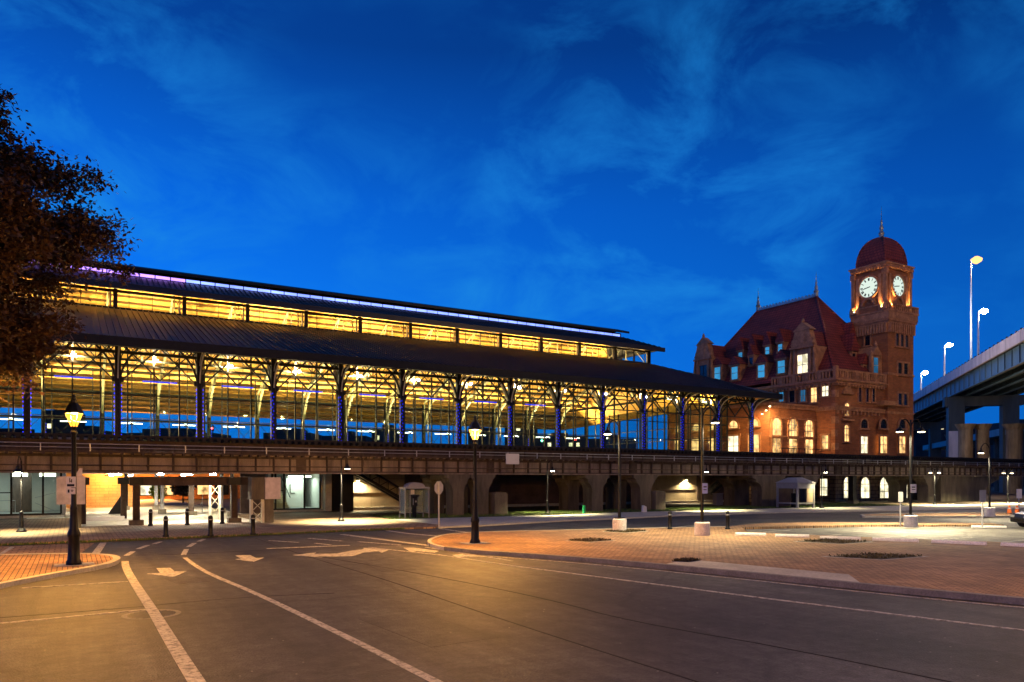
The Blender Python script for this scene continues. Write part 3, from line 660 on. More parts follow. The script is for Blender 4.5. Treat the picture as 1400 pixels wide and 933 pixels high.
# ================================================================ THE RAIL VIADUCT
via = thing('rail_viaduct', 'long rusty riveted plate girder rail viaduct with handrail in front of the shed', 'viaduct', (40, 57, 3.5))
VX0, VX1 = -45, 175
random.seed(11)
b = MB()
b.box(VX0, VX1, 55.0, 55.12, 3.55, 4.72)                       # web
b.box(VX0, VX1, 54.78, 55.3, 3.47, 3.56); b.box(VX0, VX1, 54.80, 55.3, 4.70, 4.78)
gd = b.build('girder', 'rust', via)
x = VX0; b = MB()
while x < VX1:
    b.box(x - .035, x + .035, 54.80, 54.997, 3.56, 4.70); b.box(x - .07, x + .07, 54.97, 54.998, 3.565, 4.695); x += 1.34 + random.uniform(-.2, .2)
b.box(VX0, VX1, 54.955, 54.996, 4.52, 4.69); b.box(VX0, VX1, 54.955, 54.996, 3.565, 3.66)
b.build('stiffener', 'rust_shade', gd)  # dark rust tone also paints in the shading of the stiffeners
b = MB()
for x in (14.5, 30.5, 46.2, 61.5, 77, 92.5, 108): b.box(x - .35, x + .35, 54.9, 55.2, 3.5, 4.75)
b.build('splice_plate', 'rust_shade', via)
b = MB(); b.box(VX0, VX1, 54.35, 56.9, 4.79, 4.87)             # walkway plates with bracket ends
x = VX0
while x < VX1: b.box(x - .08, x + .08, 54.25, 56.8, 4.66, 4.788); x += .62
b.build('walkway', 'rust_shade', via)
b = MB()
x = VX0
while x < VX1: b.box(x - .03, x + .03, 54.36, 54.42, 4.86, 5.34); x += 2.75 + random.uniform(-.3, .3)
b.tube([(VX0, 54.39, 5.34), (VX1, 54.39, 5.34)], .028, 6); b.tube([(VX0, 54.39, 5.10), (VX1, 54.39, 5.10)], .022, 6)
b.build('handrail', 'galv', via)
b = MB(); b.tube([(VX0, 54.72, 3.98), (VX1, 54.72, 3.98)], .045, 6)
x = VX0
while x < VX1: b.box(x - .03, x + .03, 54.7, 54.80, 3.92, 4.04); x += 4.1
b.tube([(12.2, 54.7, 4.0), (12.2, 54.7, 4.7)], .04, 6); b.tube([(61, 54.7, 4.0), (61, 54.7, 3.5)], .04, 6)
b.build('conduit', 'rust_shade', via)
b = MB(); b.box(VX0, VX1, 57.0, 57.14, 3.6, 5.62); b.box(VX0, VX1, 56.85, 57.3, 5.60, 5.70)
x = VX0 + .6
while x < VX1: b.box(x - .05, x + .05, 56.84, 57.0, 4.9, 5.6); x += 1.5 + random.uniform(-.1, .1)
b.build('upper_girder', 'rust_shade', via)
b = MB(); x = VX0
while x < VX1: b.box(x - .12, x + .12, 56.3, 60.9, 5.71, 5.93); x += .5
b.build('sleeper', 'tie', via)
b = MB()
for y in (57.2, 58.65): b.box(VX0, VX1, y - .07, y + .07, 5.935, 6.08)
b.box(VX0, VX1, 56.3, 56.5, 5.93, 6.06)
b.build('rail', 'tie', via)
MB().box(VX0, VX1, 57.2, 61.0, 5.35, 5.6).build('deck', 'rust_shade', via)
b = MB(); x = VX0
while x < VX1: b.box(x - .12, x + .12, 55.2, 60.9, 3.75, 4.5); x += 5.5
b.build('cross_beam', 'rust_shade', via)
p = tag(MB().box(31.6, 32.9, 54.2, 54.26, 4.35, 5.25).build('notice_board', 'white'), 'blank white square board fixed to the viaduct handrail', 'sign board')
# ---------------------------------------------------------------- concrete piers
def pier(x, label, wide=1.0, twin=True):
    t = thing('viaduct_pier', label, 'pier', (x, 56, 0), 'concrete piers under the viaduct')
    prof = [(.62, 0), (.62, 1.9), (.66, 2.25), (.86, 2.6), (1.05, 2.8), (1.10, 3.05), (1.36, 3.2), (1.36, 3.47)]
    for y0, y1 in ((54.6, 56.0), (58.4, 60.0)):
        pts = [(x - r * wide, y0, z) for r, z in prof] + [(x + r * wide, y0, z) for r, z in prof[::-1]]
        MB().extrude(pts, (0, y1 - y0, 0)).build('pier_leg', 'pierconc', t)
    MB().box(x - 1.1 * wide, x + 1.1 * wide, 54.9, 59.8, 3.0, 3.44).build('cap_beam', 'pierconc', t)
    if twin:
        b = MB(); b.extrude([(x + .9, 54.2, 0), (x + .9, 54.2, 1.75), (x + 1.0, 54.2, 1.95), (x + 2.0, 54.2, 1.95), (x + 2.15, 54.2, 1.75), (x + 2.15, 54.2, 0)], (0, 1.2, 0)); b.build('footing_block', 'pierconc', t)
pier(27.3, 'weathered flared concrete pier on the grass right of the stop sign', .8, False); pier(29.6, 'flared concrete pier with a rounded footing block, behind the right street lantern', .85)
pier(41.6, 'dark shaded concrete pier on the grass behind the tall lamp with the nearer footing', 1.0, False); pier(47.4, 'stout flared concrete pier left of the lit buff wall', 1.1)
pier(64.8, 'dark concrete pier left of the small guard booth', 1.9, False)
pier(71.6, 'flared concrete pier showing its capital above the guard booth', 1.2, False)
pier(95.6, 'concrete pier beyond the lit station windows, before the broad far pier', 1.3, False)
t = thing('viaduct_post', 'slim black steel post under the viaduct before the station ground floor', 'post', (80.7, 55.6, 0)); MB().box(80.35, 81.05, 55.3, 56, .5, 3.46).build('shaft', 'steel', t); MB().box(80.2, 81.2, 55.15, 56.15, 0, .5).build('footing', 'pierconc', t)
def bigpier():
    t = thing('viaduct_pier', 'broad yellow lit concrete pier with one flared end, far right under the viaduct', 'pier', (104, 55, 0), 'concrete piers under the viaduct')
    pts = [(99, 55.3, 0), (99, 55.3, 3.45), (113.8, 55.3, 3.45), (113.8, 55.3, 3.1), (111.8, 55.3, 2.5), (110.2, 55.3, 1.9), (109.8, 55.3, 0)]
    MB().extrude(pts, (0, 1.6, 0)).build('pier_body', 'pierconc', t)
bigpier()
# ---------------------------------------------------------------- steel bents by the passage
def bentcol(x, y, label, base=True, z1=3.2, lattice=False):
    t = thing('steel_bent_post', label, 'post', (x, y, .1), 'steel posts of the passage')
    b = MB()
    if lattice:
        for sx in (-.33, .33): b.box(x + sx - .07, x + sx + .07, y - .14, y + .14, .1, z1)
        z = .3
        while z < z1 - .7: b.beam((x - .3, y - .15, z), (x + .3, y - .15, z + .8), .05, .03); b.beam((x + .3, y - .15, z), (x - .3, y - .15, z + .8), .05, .03); z += .8
    else: b.box(x - .2, x + .2, y - .05, y + .05, .1, z1); b.box(x - .2, x - .14, y - .2, y + .2, .1, z1); b.box(x + .14, x + .2, y - .2, y + .2, .1, z1)
    b.build('shaft', 'cream' if lattice else 'rust_shade', t)
    if base: MB().prism([(x - .42, y - .38), (x + .42, y - .38), (x + .42, y + .38), (x - .42, y + .38)], .08, .42).build('footing', 'pierconc', t)
    if not lattice: MB().box(x - .4, x + .4, y - .25, y + .25, z1 - .5, z1).build('capital', 'steel', t)
bentcol(3.55, 53.9, 'dark steel post on a concrete footing in the middle of the passage mouth')
bentcol(9.55, 53.6, 'dark steel post on a footing at the right of the passage mouth')
bentcol(8.9, 57.5, 'light latticed steel post behind the right passage post', False, 3.2, True)
bentcol(3.3, 63.0, 'slim dark steel post deep inside the passage, left of the middle post', False)
bentcol(8.4, 66.0, 'steel post deep in the passage catching white lamp light', True)
for i, y in enumerate((56.5, 60, 63.5, 67)): bentcol(.55 + .02 * i, y, ('first', 'second', 'third', 'fourth')[i] + ' steel post back along the left side of the passage', False)
t = thing('crosshead_beam', 'long brown steel beam across the top of the passage mouth', 'beam', (6, 54, 3.1))
MB().box(3.2, 10.6, 53.7, 54.1, 2.72, 3.15).build('web', 'rust_shade', t); b = MB(); b.box(3.2, 10.6, 53.5, 54.3, 3.15, 3.22); b.box(3.2, 10.6, 53.5, 54.3, 2.66, 2.72); b.build('flange', 'rust_shade', t)
# bearing blocks beside the passage
t = thing('bearing_block', 'pale concrete bearing block with a pointed cap on a stub post, left of the passage', 'bearing block', (-.1, 52.6, 1.5))
MB().box(-.85, .65, 52.2, 53.0, 1.55, 3.25).build('block', 'bluestone', t); MB().box(-.15, .45, 52.35, 52.9, .1, 1.55).build('post', 'pierconc', t); MB().extrude([(.1, 52.3, 3.26), (.5, 52.3, 3.26), (.5, 52.3, 3.75), (.35, 52.3, 3.75)], (0, .6, 0)).build('cap', 'bluestone', t)
t = thing('bearing_block', 'yellow lit concrete bearing block on a latticed post, right of the passage', 'bearing block', (11.3, 52.2, 1.5))
MB().box(10.4, 11.25, 52.0, 53.2, 1.7, 3.2).build('block', 'pierconc', t); MB().box(11.27, 12.3, 51.9, 53.2, 1.72, 3.2).build('end_block', 'bluestone', t)
b = MB()
for k in range(4): b.box(10.5 + k * .2, 10.58 + k * .2, 51.95, 52.0, 1.75, 3.15)
b.build('flute', 'pierconc', t)
b = MB()
for sx in (10.45, 11.2): b.box(sx - .08, sx + .08, 52.2, 52.6, .1, 1.7)
for z in (.2, .9): b.beam((10.45, 52.2, z), (11.2, 52.2, z + .75), .07, .04); b.beam((11.2, 52.2, z), (10.45, 52.2, z + .75), .07, .04)
b.build('lattice_leg', 'cream', t); MB().box(11.3, 11.9, 52.2, 53.0, .1, 1.72).build('post', 'pierconc', t)
# ---------------------------------------------------------------- ground storey under the platform
WY = 69.3
wl = thing('shed_undercroft_wall', 'long buff block wall under the train shed behind the piers', 'wall', (45, WY, 0))
MB().box(22.4, 41.0, WY, WY + .3, .0, 5.3).build('wall', 'wallb', wl); MB().box(41.0, 76, WY, WY + .3, 0, 5.3).build('wall', 'wallb', wl)
MB().box(22.4, 76, WY - .08, WY, 1.72, 1.80).build('band', 'wallb', wl); MB().box(22.4, 76, WY - .6, WY - .002, .05, .34).build('plinth', 'concrete', wl)
MB().box(28.6, 45.5, WY - .12, WY - .004, .36, 5.2).build('dark_shade', 'darkwall', wl); MB().box(68.6, 75.8, WY - .12, WY - .004, .36, 5.2).build('dark_shade', 'darkwall', wl)  # dark sheets paint shade on the wall stretches away from the lamps
MB().box(45.6, 60.5, WY - .13, WY - .004, .36, 5.2).build('dark_shade', 'darkwall', wl)
MB().box(12.9, 15.1, WY - .02, WY + .25, 0, 5.2).build('dark_shade', 'darkwall', wl)
def stair_under(x0, z0, x1, z1, label):
    t = thing('stair_truss', label, 'staircase', (x0, 67.5, 0))
    b = MB(); d = .95
    b.beam((x0, 67.2, z0), (x1, 67.2, z1), .2, .28); b.beam((x0, 67.2, z0 + d), (x1, 67.2, z1 + d), .15, .18); b.beam((x0, 68.4, z0), (x1, 68.4, z1), .2, .28)
    n = 7
    for i in range(n):
        f, f2 = i / n, (i + 1) / n; b.beam((x0 + (x1 - x0) * f, 67.2, z0 + (z1 - z0) * f), (x0 + (x1 - x0) * f2, 67.2, z0 + d + (z1 - z0) * f2), .07); b.beam((x0 + (x1 - x0) * f, 67.2, z0 + (z1 - z0) * f), (x0 + (x1 - x0) * f, 67.2, z0 + d + (z1 - z0) * f), .07)
    b.build('stringer', 'steel', t)
    b = MB(); n = 16
    for i in range(n): f = i / n; b.box(x0 + (x1 - x0) * f - .16, x0 + (x1 - x0) * f + .16, 67.3, 68.3, z0 + .1 + (z1 - z0) * f, z0 + .16 + (z1 - z0) * f)
    b.build('tread', 'steel', t)
stair_under(22.4, 3.95, 28.8, .4, 'dark steel stair truss sloping down across the lit buff wall')
stair_under(72.5, 3.4, 69.0, 1.2, 'dark steel stair rising right of the second wall lamp')

b = MB(); 
for x in (17.0,): b.box(21.25, 22.35, 66.4, 69.6, .1, 5.25)
tag(b.build('steel_clad_post', 'steel'), 'broad black clad post between shop window and buff wall', 'post')
def wall_lamp(x, label):
    t = thing('wall_lamp', label, 'wall lamp', (x, WY - .1, 2.9), 'lamps on the buff wall')
    MB().extrude([(x - .16, WY - .34, 2.95), (x - .16, WY - .125, 2.95), (x - .16, WY - .125, 3.15), (x - .16, WY - .2, 3.15)], (.32, 0, 0)).build('hood', 'steel', t)
    MB().box(x - .14, x + .14, WY - .33, WY - .14, 2.90, 2.945).build('lens', 'bulb', t)
    light('SPOT', t, (x, WY - .30, 2.86), 480, (1, .80, .45), .06, aim=(x, WY - .05, 0), spot=150, blend=.5)
wall_lamp(23.7, 'bright wall lamp on the buff wall right of the shop window'); wall_lamp(66.6, 'bright wall lamp on the buff wall right of the stout pier')
# glazed shop fronts
def shop(x0, x1, bars, label, stair=False):
    t = thing('glass_shopfront', label, 'shopfront', ((x0 + x1) / 2, WY - .6, .1)); Y = 68.2
    b = MB()
    for x in [x0] + bars + [x1]: b.box(x - .07, x + .07, Y - .09, Y + .09, .38, 3.6)
    b.box(x0, x1, Y - .1, Y + .1, .28, .42); b.box(x0, x1, Y - .1, Y + .1, 3.56, 3.75); b.box(bars[0], bars[1], Y - .06, Y + .06, 2.0, 2.08)
    b.build('frame', 'steel', t); MB().box(x0, x1, Y - .01, Y + .01, .4, 3.58).build('glass_pane', 'glass2', t)
    MB().box(x0 - .2, x1 + .3, Y - .3, Y + .5, .08, .28).build('base', 'concrete', t)
    MB().box(x0 - .2, x1 + .2, Y + .12, Y + 7, .10, .38).build('floor', 'alum', t); MB().box(x0 - .2, x1 + .2, Y + 7, Y + 7.2, .3, 4).build('back_wall', 'white', t)
    MB().box(x0 - .3, x0 - .1, Y + .1, Y + 7.2, .3, 4).build('side_wall', 'white', t); MB().box(x1 + .1, x1 + .3, Y + .1, Y + 7.2, .3, 4).build('side_wall', 'white', t)
    MB().box(x0 - .3, x1 + .3, Y + .1, Y + 7.2, 3.62, 3.8).build('ceiling', 'white', t)
    return t
s1 = shop(-14.5, -.8, [-8.8, -4.05, -2.0], 'left glass shopfront with greenish lit interior under the viaduct')
random.seed(5)
b = MB()
for x in (-12, -9.5, -6.5, -4.2, -2.3): b.box(x, x + 1.1, 70.2, 70.5, 3.3, 3.55)
b.build('ceiling_lamp', 'tube', s1)
b = MB(); b.lathe([(.7, .38), (.7, 3.6)], 20, (-3.6, 72.6, 0)); b.build('round_column', 'darkwall', s1)
b = MB()
for k in range(9): b.box(-13.5, -8.6 - k * .1, 70.6 + k * .28, 70.6 + k * .28 + .28, .38, .55 + k * .17)
b.build('stair', 'alum', s1); b = MB(); b.tube([(-7, 70, .4), (-7, 70, 1.4), (-3.9, 70, 1.4), (-3.9, 70, .4)], .03); b.tube([(-2.6, 70, 1.6), (-1.2, 70, 2.0)], .03); b.tube([(-2.6, 70, 1.2), (-1.2, 70, .5)], .03); b.build('railing', 'galv', s1)
light('AREA', s1, (-5, 71.5, 3.55), 34, (.80, .95, .85), 6, sy=3); light('POINT', s1, (-8.5, 70.4, 2.9), 14, COOL, .08)
s2 = shop(15.4, 19.75, [15.7, 16.45, 18.3], 'brightly white lit glass shopfront with a staircase inside, right of the passage')
MB().box(17.4, 19.2, 71.2, 71.4, .4, 3.3).build('door', 'white', s2); b = MB(); b.tube([(17.75, 71.15, 2.6), (17.75, 71.15, 1.75), (18.2, 71.15, 1.75)], .035); b.build('door_handle', 'steel', s2)
b = MB()
for k in range(11): b.box(15.4, 17.3 - k * .03, 69.6 + k * .28, 69.88 + k * .28, .38, .5 + k * .19)
b.build('stair', 'wallb', s2); b = MB(); b.tube([(17.35, 69.6, 1.4), (17.2, 72.4, 3.3)], .04); b.build('railing', 'steel', s2)
MB().box(17.3, 19.4, 69.9, 70.1, 3.25, 3.38).build('ceiling_lamp', 'tube', s2)
light('AREA', s2, (18.3, 70.4, 3.2), 26, (.86, 1, .84), 2.6, sy=1.4)
tag(MB().box(20.0, 20.6, 67.4, 68.3, .1, 3.6).build('cream_pillar', 'concrete'), 'pale cream pillar at the right edge of the white lit shopfront', 'pillar')
# things inside and beyond the passage
tag(MB().box(-2.5, 5.9, 88, 88.5, 0, 5.3).build('passage_wall', brickmat('orange_wall', (.55, .30, .12), (.48, .25, .10), (.3, .18, .08), .8, .3, .02, wall=True)), 'orange lit block wall at the far left end of the passage', 'wall')
pl = thing('passage_lamp_row', 'row of white ceiling lamps under the viaduct over the passage', 'ceiling lamp', (6, 58, 3.4))
for x, y in ((5.2, 56.2), (8.6, 56.2), (3, 64), (8, 64), (3, 76), (9, 76), (5, 84)):
    MB().lathe([(.18, 0), (.22, .05), (.1, .1)], 12, (x, y, 3.38)).build('lamp', 'bulbw', pl)
    light('SPOT', pl, (x, y, 3.34), 430, (1, .82, .52), .15, spot=165, blend=.8)
MB().box(.3, 11.5, 61.2, 88, 3.6, 3.75).build('soffit', 'white', pl)
bb = thing('brick_building', 'brown brick building with lit ground floor far beyond the passage', 'building', (10, 122, 0))
MB().box(3, 32, 122, 126, 0, 5.9).build('wall', 'brick', bb)
random.seed(9)
for k in range(5):
    f = MB().box(8.5 + k * 2.6, 10.5 + k * 2.6, 121.9, 121.99, .6, 3.4).build('window', 'steel', bb)
    MB().box(8.6 + k * 2.6, 10.4 + k * 2.6, 121.86, 121.895, .7, 3.3).build('pane', ('winwhite', 'winwarm', 'windark', 'winwarm', 'windark')[k], f)
sh = thing('shrub', 'small bright yellow green shrub beyond the passage', 'shrub', (9.3, 104, .1))
random.seed(21)
def leafball(n, c, rx, rz, sz, b=None):
    b = b or MB()
    for _ in range(n):
        while True:
            p = Vector((random.uniform(-1, 1), random.uniform(-1, 1), random.uniform(-1, 1)))
            if .35 < p.length < 1: break
        q = Vector((c[0] + p.x * rx, c[1] + p.y * rx, c[2] + p.z * rz)); a = Vector((random.gauss(0, 1), random.gauss(0, 1), random.gauss(0, 1))).normalized(); t2 = a.cross(Vector((random.random(), random.random(), 1))).normalized() * sz * .5
        a *= sz; b.add([q - t2, q + a * .5, q + t2 * 1.2, q - a * .5], [(0, 1, 2, 3)])
    return b
leafball(500, (9.3, 104, 1.5), 1.1, 1.1, .28).build('foliage', 'leaf2', sh); MB().tube([(9.3, 104, .1), (9.3, 104, 1.2)], .06).build('stem', 'bark', sh)
sh = thing('street_tree', 'small dark leafy tree at the right end of the passage', 'tree', (11.8, 100, .1))
leafball(900, (11.8, 100, 2.2), 1.5, 1.3, .3).build('crown', 'leaf', sh); MB().tube([(11.8, 100, .1), (11.8, 100, 1.8)], [.1, .07]).build('trunk', 'bark', sh)
sl_ = thing('street_lamp', 'small orange street lamp shining far beyond the passage', 'street lamp', (7.3, 116, 0))
MB().tube([(7.3, 116, 0), (7.3, 116, 3.1)], .07).build('pole', 'steel', sl_); MB().lathe([(.05, 0), (.26, .15), (.26, .45), (.05, .6)], 10, (7.3, 116, 3.0)).build('globe', 'sodium', sl_)
light('POINT', sl_, (7.3, 115.4, 3.3), 2600, SOD, .3)
t = thing('wall_lamp', 'small orange lamp on a bracket at the head of the passage wall', 'wall lamp', (3, 87.6, 3.4)); MB().beam((3, 88, 3.5), (3, 86.6, 3.5), .06).build('bracket', 'steel', t); MB().lathe([(.05, .15), (.2, .1), (.22, 0)], 10, (3, 86.5, 3.38)).build('shade', 'steel', t)
light('POINT', t, (3, 86.5, 3.25), 200, (1, .50, .12), .1)
tag(MB().extrude([(2.6, 72, .1), (4.0, 72, .1), (4.0, 72, 2.2), (3.9, 72, 2.2)], (0, .3, 0)).build('ramp_screen', 'steel'), 'dark wedge shaped ramp screen deep in the passage', 'screen')
b = MB()

tag(MB().cbox((63.2, 60.5, .75), 1.0, .6, 1.3).cbox((63.2, 60.5, 1.44), 1.1, .7, .06).build('utility_cabinet', 'alum'), 'low grey utility cabinet in the dark recess left of the guard booth', 'cabinet')

# fittings in the passage: low white wall, hand rails, posts
tag(MB().extrude([(.7, 60.0, .1), (3.2, 60.0, .1), (3.2, 60.0, .42), (.7, 60.0, .42)], (0, .4, 0)).build('low_wall', 'white'), 'low white wall at the left of the passage floor', 'low wall')
hr = thing('handrail', 'pale tubular handrail sloping in the right half of the passage', 'handrail', (9.5, 72, .1)); b = MB()
for y in (70, 72, 74): b.tube([(9.8 + (y - 70) * .15, y, .1), (9.8 + (y - 70) * .15, y, 1.1 + (y - 70) * .12)], .03, 6)
b.tube([(9.2, 67, .8), (9.8, 70, 1.1), (10.4, 74, 1.58)], .035, 6); b.build('rail', 'galv', hr)
for i, (x, y, m_) in enumerate(((6.6, 70, 'white'), (10.9, 62, 'oldconc'), (11.4, 70, 'white'), (7.0, 80, 'white'), (4.4, 80, 'steel'))):
    t = thing('passage_post', ('round white post deep in the passage left of the lattice post', 'grey round post at the right wall of the passage', 'white round post by the passage handrail', 'white round post far back in the middle of the passage', 'black round post far back left in the passage')[i], 'post', (x, y, .1)); MB().tube([(x, y, .1), (x, y, 3.6)], .16, 12).build('shaft', m_, t); MB().cbox((x, y, .3), .6, .6, .4).build('footing', 'oldconc', t)
# ================================================================ THE HEAD HOUSE
XS, YS = 86.4, 62.0                                   # the corner nearest the camera
hs = thing('station_building', 'brick and terracotta station with steep red hipped roof and dormers', 'station', (92, 72, 0))
EZ = 16.4
MB().box(XS, 103.2, YS + .1, 91.4, 4.9, EZ).build('wall', 'brick', hs)
MB().box(XS - .15, 118, YS - .1, 91.4, 0, 4.9).build('base_wall', 'rust_base', hs)
# pitched roof with hips at both ends
RX, RY0, RY1, RZ = 94.8, 71.3, 82.1, 30.2
b = MB(); x0, x1, y0, y1 = XS + .25, 103.0, YS + .3, 91.2
b.add([(x0, y0, EZ + .6), (x1, y0, EZ + .6), (x1, y1, EZ + .6), (x0, y1, EZ + .6), (RX, RY0, RZ), (RX, RY1, RZ)], [(0, 3, 2, 1), (0, 1, 4), (1, 2, 5, 4), (2, 3, 5), (3, 0, 4, 5)])
roof = b.build('roof', 'tile', hs)
b = MB()
for p, q in (((x0, y0, EZ + .6), (RX, RY0, RZ)), ((x0, y1, EZ + .6), (RX, RY1, RZ)), ((x1, y0, EZ + .6), (RX, RY0, RZ))): b.tube([p, q], .16, 6)
b.build('hip_ridge', 'tile', roof)
b = MB(); b.box(RX - .2, RX + .2, RY0, RY1, RZ - .1, RZ + .22)
y = RY0
while y < RY1: b.cbox((RX, y, RZ + .32), .12, .3, .3); y += .6
b.build('ridge_crest', 'copper', roof)
for y in (RY0, RY1):
    MB().lathe([(.35, 0), (.28, .5), (.4, .7), (.2, 1.0), (.26, 1.3), (.1, 1.7), (.16, 2.0), (.05, 2.3), (.02, 3.6)], 10, (RX, y, RZ)).build('finial', 'copper', roof)
# cornices and balustrade
def band(b, z0, z1, out, y1=91.4):
    b.box(XS - out, 97.0, YS + .1 - out, YS + .1, z0, z1); b.box(XS - out, XS, YS + .1, y1, z0, z1)
b = MB(); band(b, 15.5, 15.75, .25); band(b, 15.75, 16.05, .5); band(b, 16.05, 16.25, .75); band(b, 12.2, 12.55, .22); band(b, 12.55, 12.75, .34)
x = XS
while x < 96.6: b.box(x - .14, x + .14, YS - .45, YS + .1, 15.45, 15.752); x += .62
y = YS + .6
while y < 91: b.box(XS - .55, XS, y - .14, y + .14, 15.45, 15.752); y += .62
x = XS + .4
while x < 96: b.box(x - .1, x + .1, YS - .2, YS + .1, 11.75, 12.2); x += .8
b.build('cornice', 'stone', hs)
b = MB(); band(b, 16.25, 16.45, .45); 
b.box(XS - .5, 97, YS - .4, YS - .1, 17.35, 17.6); b.box(XS - .5, XS - .2, YS - .1, 72, 17.35, 17.6); b.box(XS - .6, XS - .1, YS - .5, YS, 16.45, 17.95)
x = XS + .5; k = 0
while x < 96.8: b.box(x - (.28 if k % 4 == 3 else .11), x + (.28 if k % 4 == 3 else .11), YS - .36, YS - .14, 16.45, 17.36); x += .52; k += 1
y = YS + .6; k = 0
while y < 72: b.box(XS - .46, XS - .24, y - (.28 if k % 4 == 3 else .11), y + (.28 if k % 4 == 3 else .11), 16.45, 17.36); y += .52; k += 1
b.build('balustrade', 'stone', hs)
b = MB()
for k in range(6): z = 5.2 + k * 1.75; w_ = .75 if k % 2 else .5; b.box(XS - .06, XS + w_, YS + .04, YS + .6, z, z + .9)
b.build('quoin', 'stone', hs)
# windows: px box on a wall plane -> real opening with surround, sash bars and a recessed-looking pane
def win(plane, c, u0, u1, z0, z1, pane, parent=None, arch=False, trim='stone', dep=.16, bars=(1, 1), label=None):
    """plane 'Y': wall faces -Y at Y=c, u is X; plane 'X': wall faces -X at X=c, u is Y."""
    parent = parent or hs
    T = (lambda u, d, z: (u, c - d, z)) if plane == 'Y' else (lambda u, d, z: (c - d, u, z))
    def bx(b, a0, a1, d0, d1, e0, e1):
        p, q = T(a0, d0, e0), T(a1, d1, e1); b.box(min(p[0], q[0]), max(p[0], q[0]), min(p[1], q[1]), max(p[1], q[1]), e0, e1)
    m = (u0 + u1) / 2; r = (u1 - u0) / 2; tw = min(.22, r * .45); b = MB()
    bx(b, u0 - tw, u0, 0, dep, z0, z1); bx(b, u1, u1 + tw, 0, dep, z0, z1); bx(b, u0 - tw * 1.5, u1 + tw * 1.5, 0, dep * 1.5, z0 - .2, z0)
    if not arch: bx(b, u0 - tw * 1.4, u1 + tw * 1.4, 0, dep * 1.3, z1, z1 + .26)
    else:
        n = 10
        for i in range(n):
            a, a2 = math.pi * i / n, math.pi * (i + 1) / n; ro = r + tw
            P = [T(m + math.cos(t) * q, 0, z1 + math.sin(t) * q) for t, q in ((a, r), (a, ro), (a2, ro), (a2, r))]
            b.extrude(P, T(0, dep, 0) if False else ((0, -dep, 0) if plane == 'Y' else (-dep, 0, 0)))
    f = b.build('window', trim, parent)
    pts = [T(u0, .02, z0), T(u1, .02, z0), T(u1, .02, z1)]
    if arch: pts += [T(m + math.cos(math.pi * i / 12) * r, .02, z1 + math.sin(math.pi * i / 12) * r) for i in range(1, 12)]
    pts += [T(u0, .02, z1)]
    MB().extrude(pts, (0, -.02, 0) if plane == 'Y' else (-.02, 0, 0)).build('pane', pane, f)
    b = MB()
    for i in range(bars[0]): u = u0 + (u1 - u0) * (i + 1) / (bars[0] + 1); bx(b, u - .035, u + .035, .045, .09, z0, z1 + (r if arch else 0))
    for i in range(bars[1]): z = z0 + (z1 - z0) * (i + 1) / (bars[1] + 1); bx(b, u0, u1, .047, .095, z - .04, z + .04)
    if arch: bx(b, u0, u1, .049, .10, z1 - .04, z1 + .04)
    if pane in ('winwarm', 'winwhite', 'winsky') and random.random() < .6:
        c2 = MB(); hb = random.uniform(.25, .6) * (z1 - z0); bx(c2, u0 + .02, u1 - .02, .022, .035, z1 - hb, z1)
        if random.random() < .5: wv = (u1 - u0) * random.uniform(.15, .3); bx(c2, u0 + .02, u0 + wv, .023, .036, z0, z1 - hb)
        c2.build('blind', 'blindb' if pane == 'winsky' else 'blindw', f)
    if b.v: b.build('sash', 'cream' if pane != 'windark' else 'steel', f)
    return f
def wpy(px0, px1, pyt, pyb, Y, pane, **k):
    xa, za = atY(px0, pyt, Y); xb, zb = atY(px1, pyb, Y); win('Y', Y, xa, xb, zb, za - ((xb - xa) / 2 if k.get('arch') else 0), pane, **k)
def wpx(px0, px1, pyt, pyb, X, pane, **k):
    ya, za = atX(px0, pyt, X); yb, zb = atX(px1, pyb, X); ya, yb = min(ya, yb), max(ya, yb); win('X', X, ya, yb, zb, za - ((yb - ya) / 2 if k.get('arch') else 0), pane, **k)
YR = YS + .1
wpy(1154, 1160.5, 551, 569, YR, 'winwarm', arch=True); wpy(1153.5, 1160, 581, 604, YR, 'winwarm', arch=True)
for a, b_, pn in ((1176, 1185.5, 'winwhite'), (1202.5, 1212, 'winwarm'), (1228.5, 1237, 'winwarm')):
    if a < 1210: wpy(a, b_, 597, 620, YR - (0 if a < 1200 else .5), pn)
    else: wpy(a, b_, 597, 620, YS - .5, pn)
    xa, za = atY((a + b_) / 2, 583, YR if a < 1200 else YS - .5); win('Y', YR if a < 1200 else YS - .5, xa - .75, xa + .75, za - .3, za + .2, 'windark', arch=True, bars=(2, 0))
for a in (1175, 1185, 1193.5): wpy(a - 1.8, a + 1.8, 529, 550, YR, 'windark', bars=(0, 1))
b = MB()
xa, za = atY(1157, 536, YR); b.box(xa - 1.1, xa + 1.1, YS - .3, YS + .1, za - .3, za); b.extrude([(xa - .9, YS - .2, za), (xa + .9, YS - .2, za), (xa + .5, YS - .2, za + .7), (xa, YS - .2, za + 1.0), (xa - .5, YS - .2, za + .7)], (0, .3, 0))
xa, za = atY(1157, 573, YR); b.box(xa - 1.2, xa + 1.2, YS - .35, YS + .1, za - .25, za)
b.build('niche_hood', 'stone', hs)
# upper windows of the left flank
wpx(1109.5, 1117.5, 531, 550, XS, 'winwarm'); wpx(1124.5, 1133.5, 528.5, 541.5, XS, 'winwhite'); wpx(1095, 1102, 534, 549, XS, 'winskydim'); wpx(1080, 1087, 535, 550, XS, 'windark'); wpx(1066, 1072, 537, 549, XS, 'winsky')
wpx(1124.5, 1133, 596, 614, XS, 'winwarm'); wpx(1122, 1132, 655, 678, XS - .15, 'winwhite')
for a, b_ in ((1152.5, 1162.5), (1176, 1188), (1202, 1215), (1228, 1240)): wpy(a, b_, 652.5, 681, YS - .1, 'winwhite', arch=True, trim='rust_base')
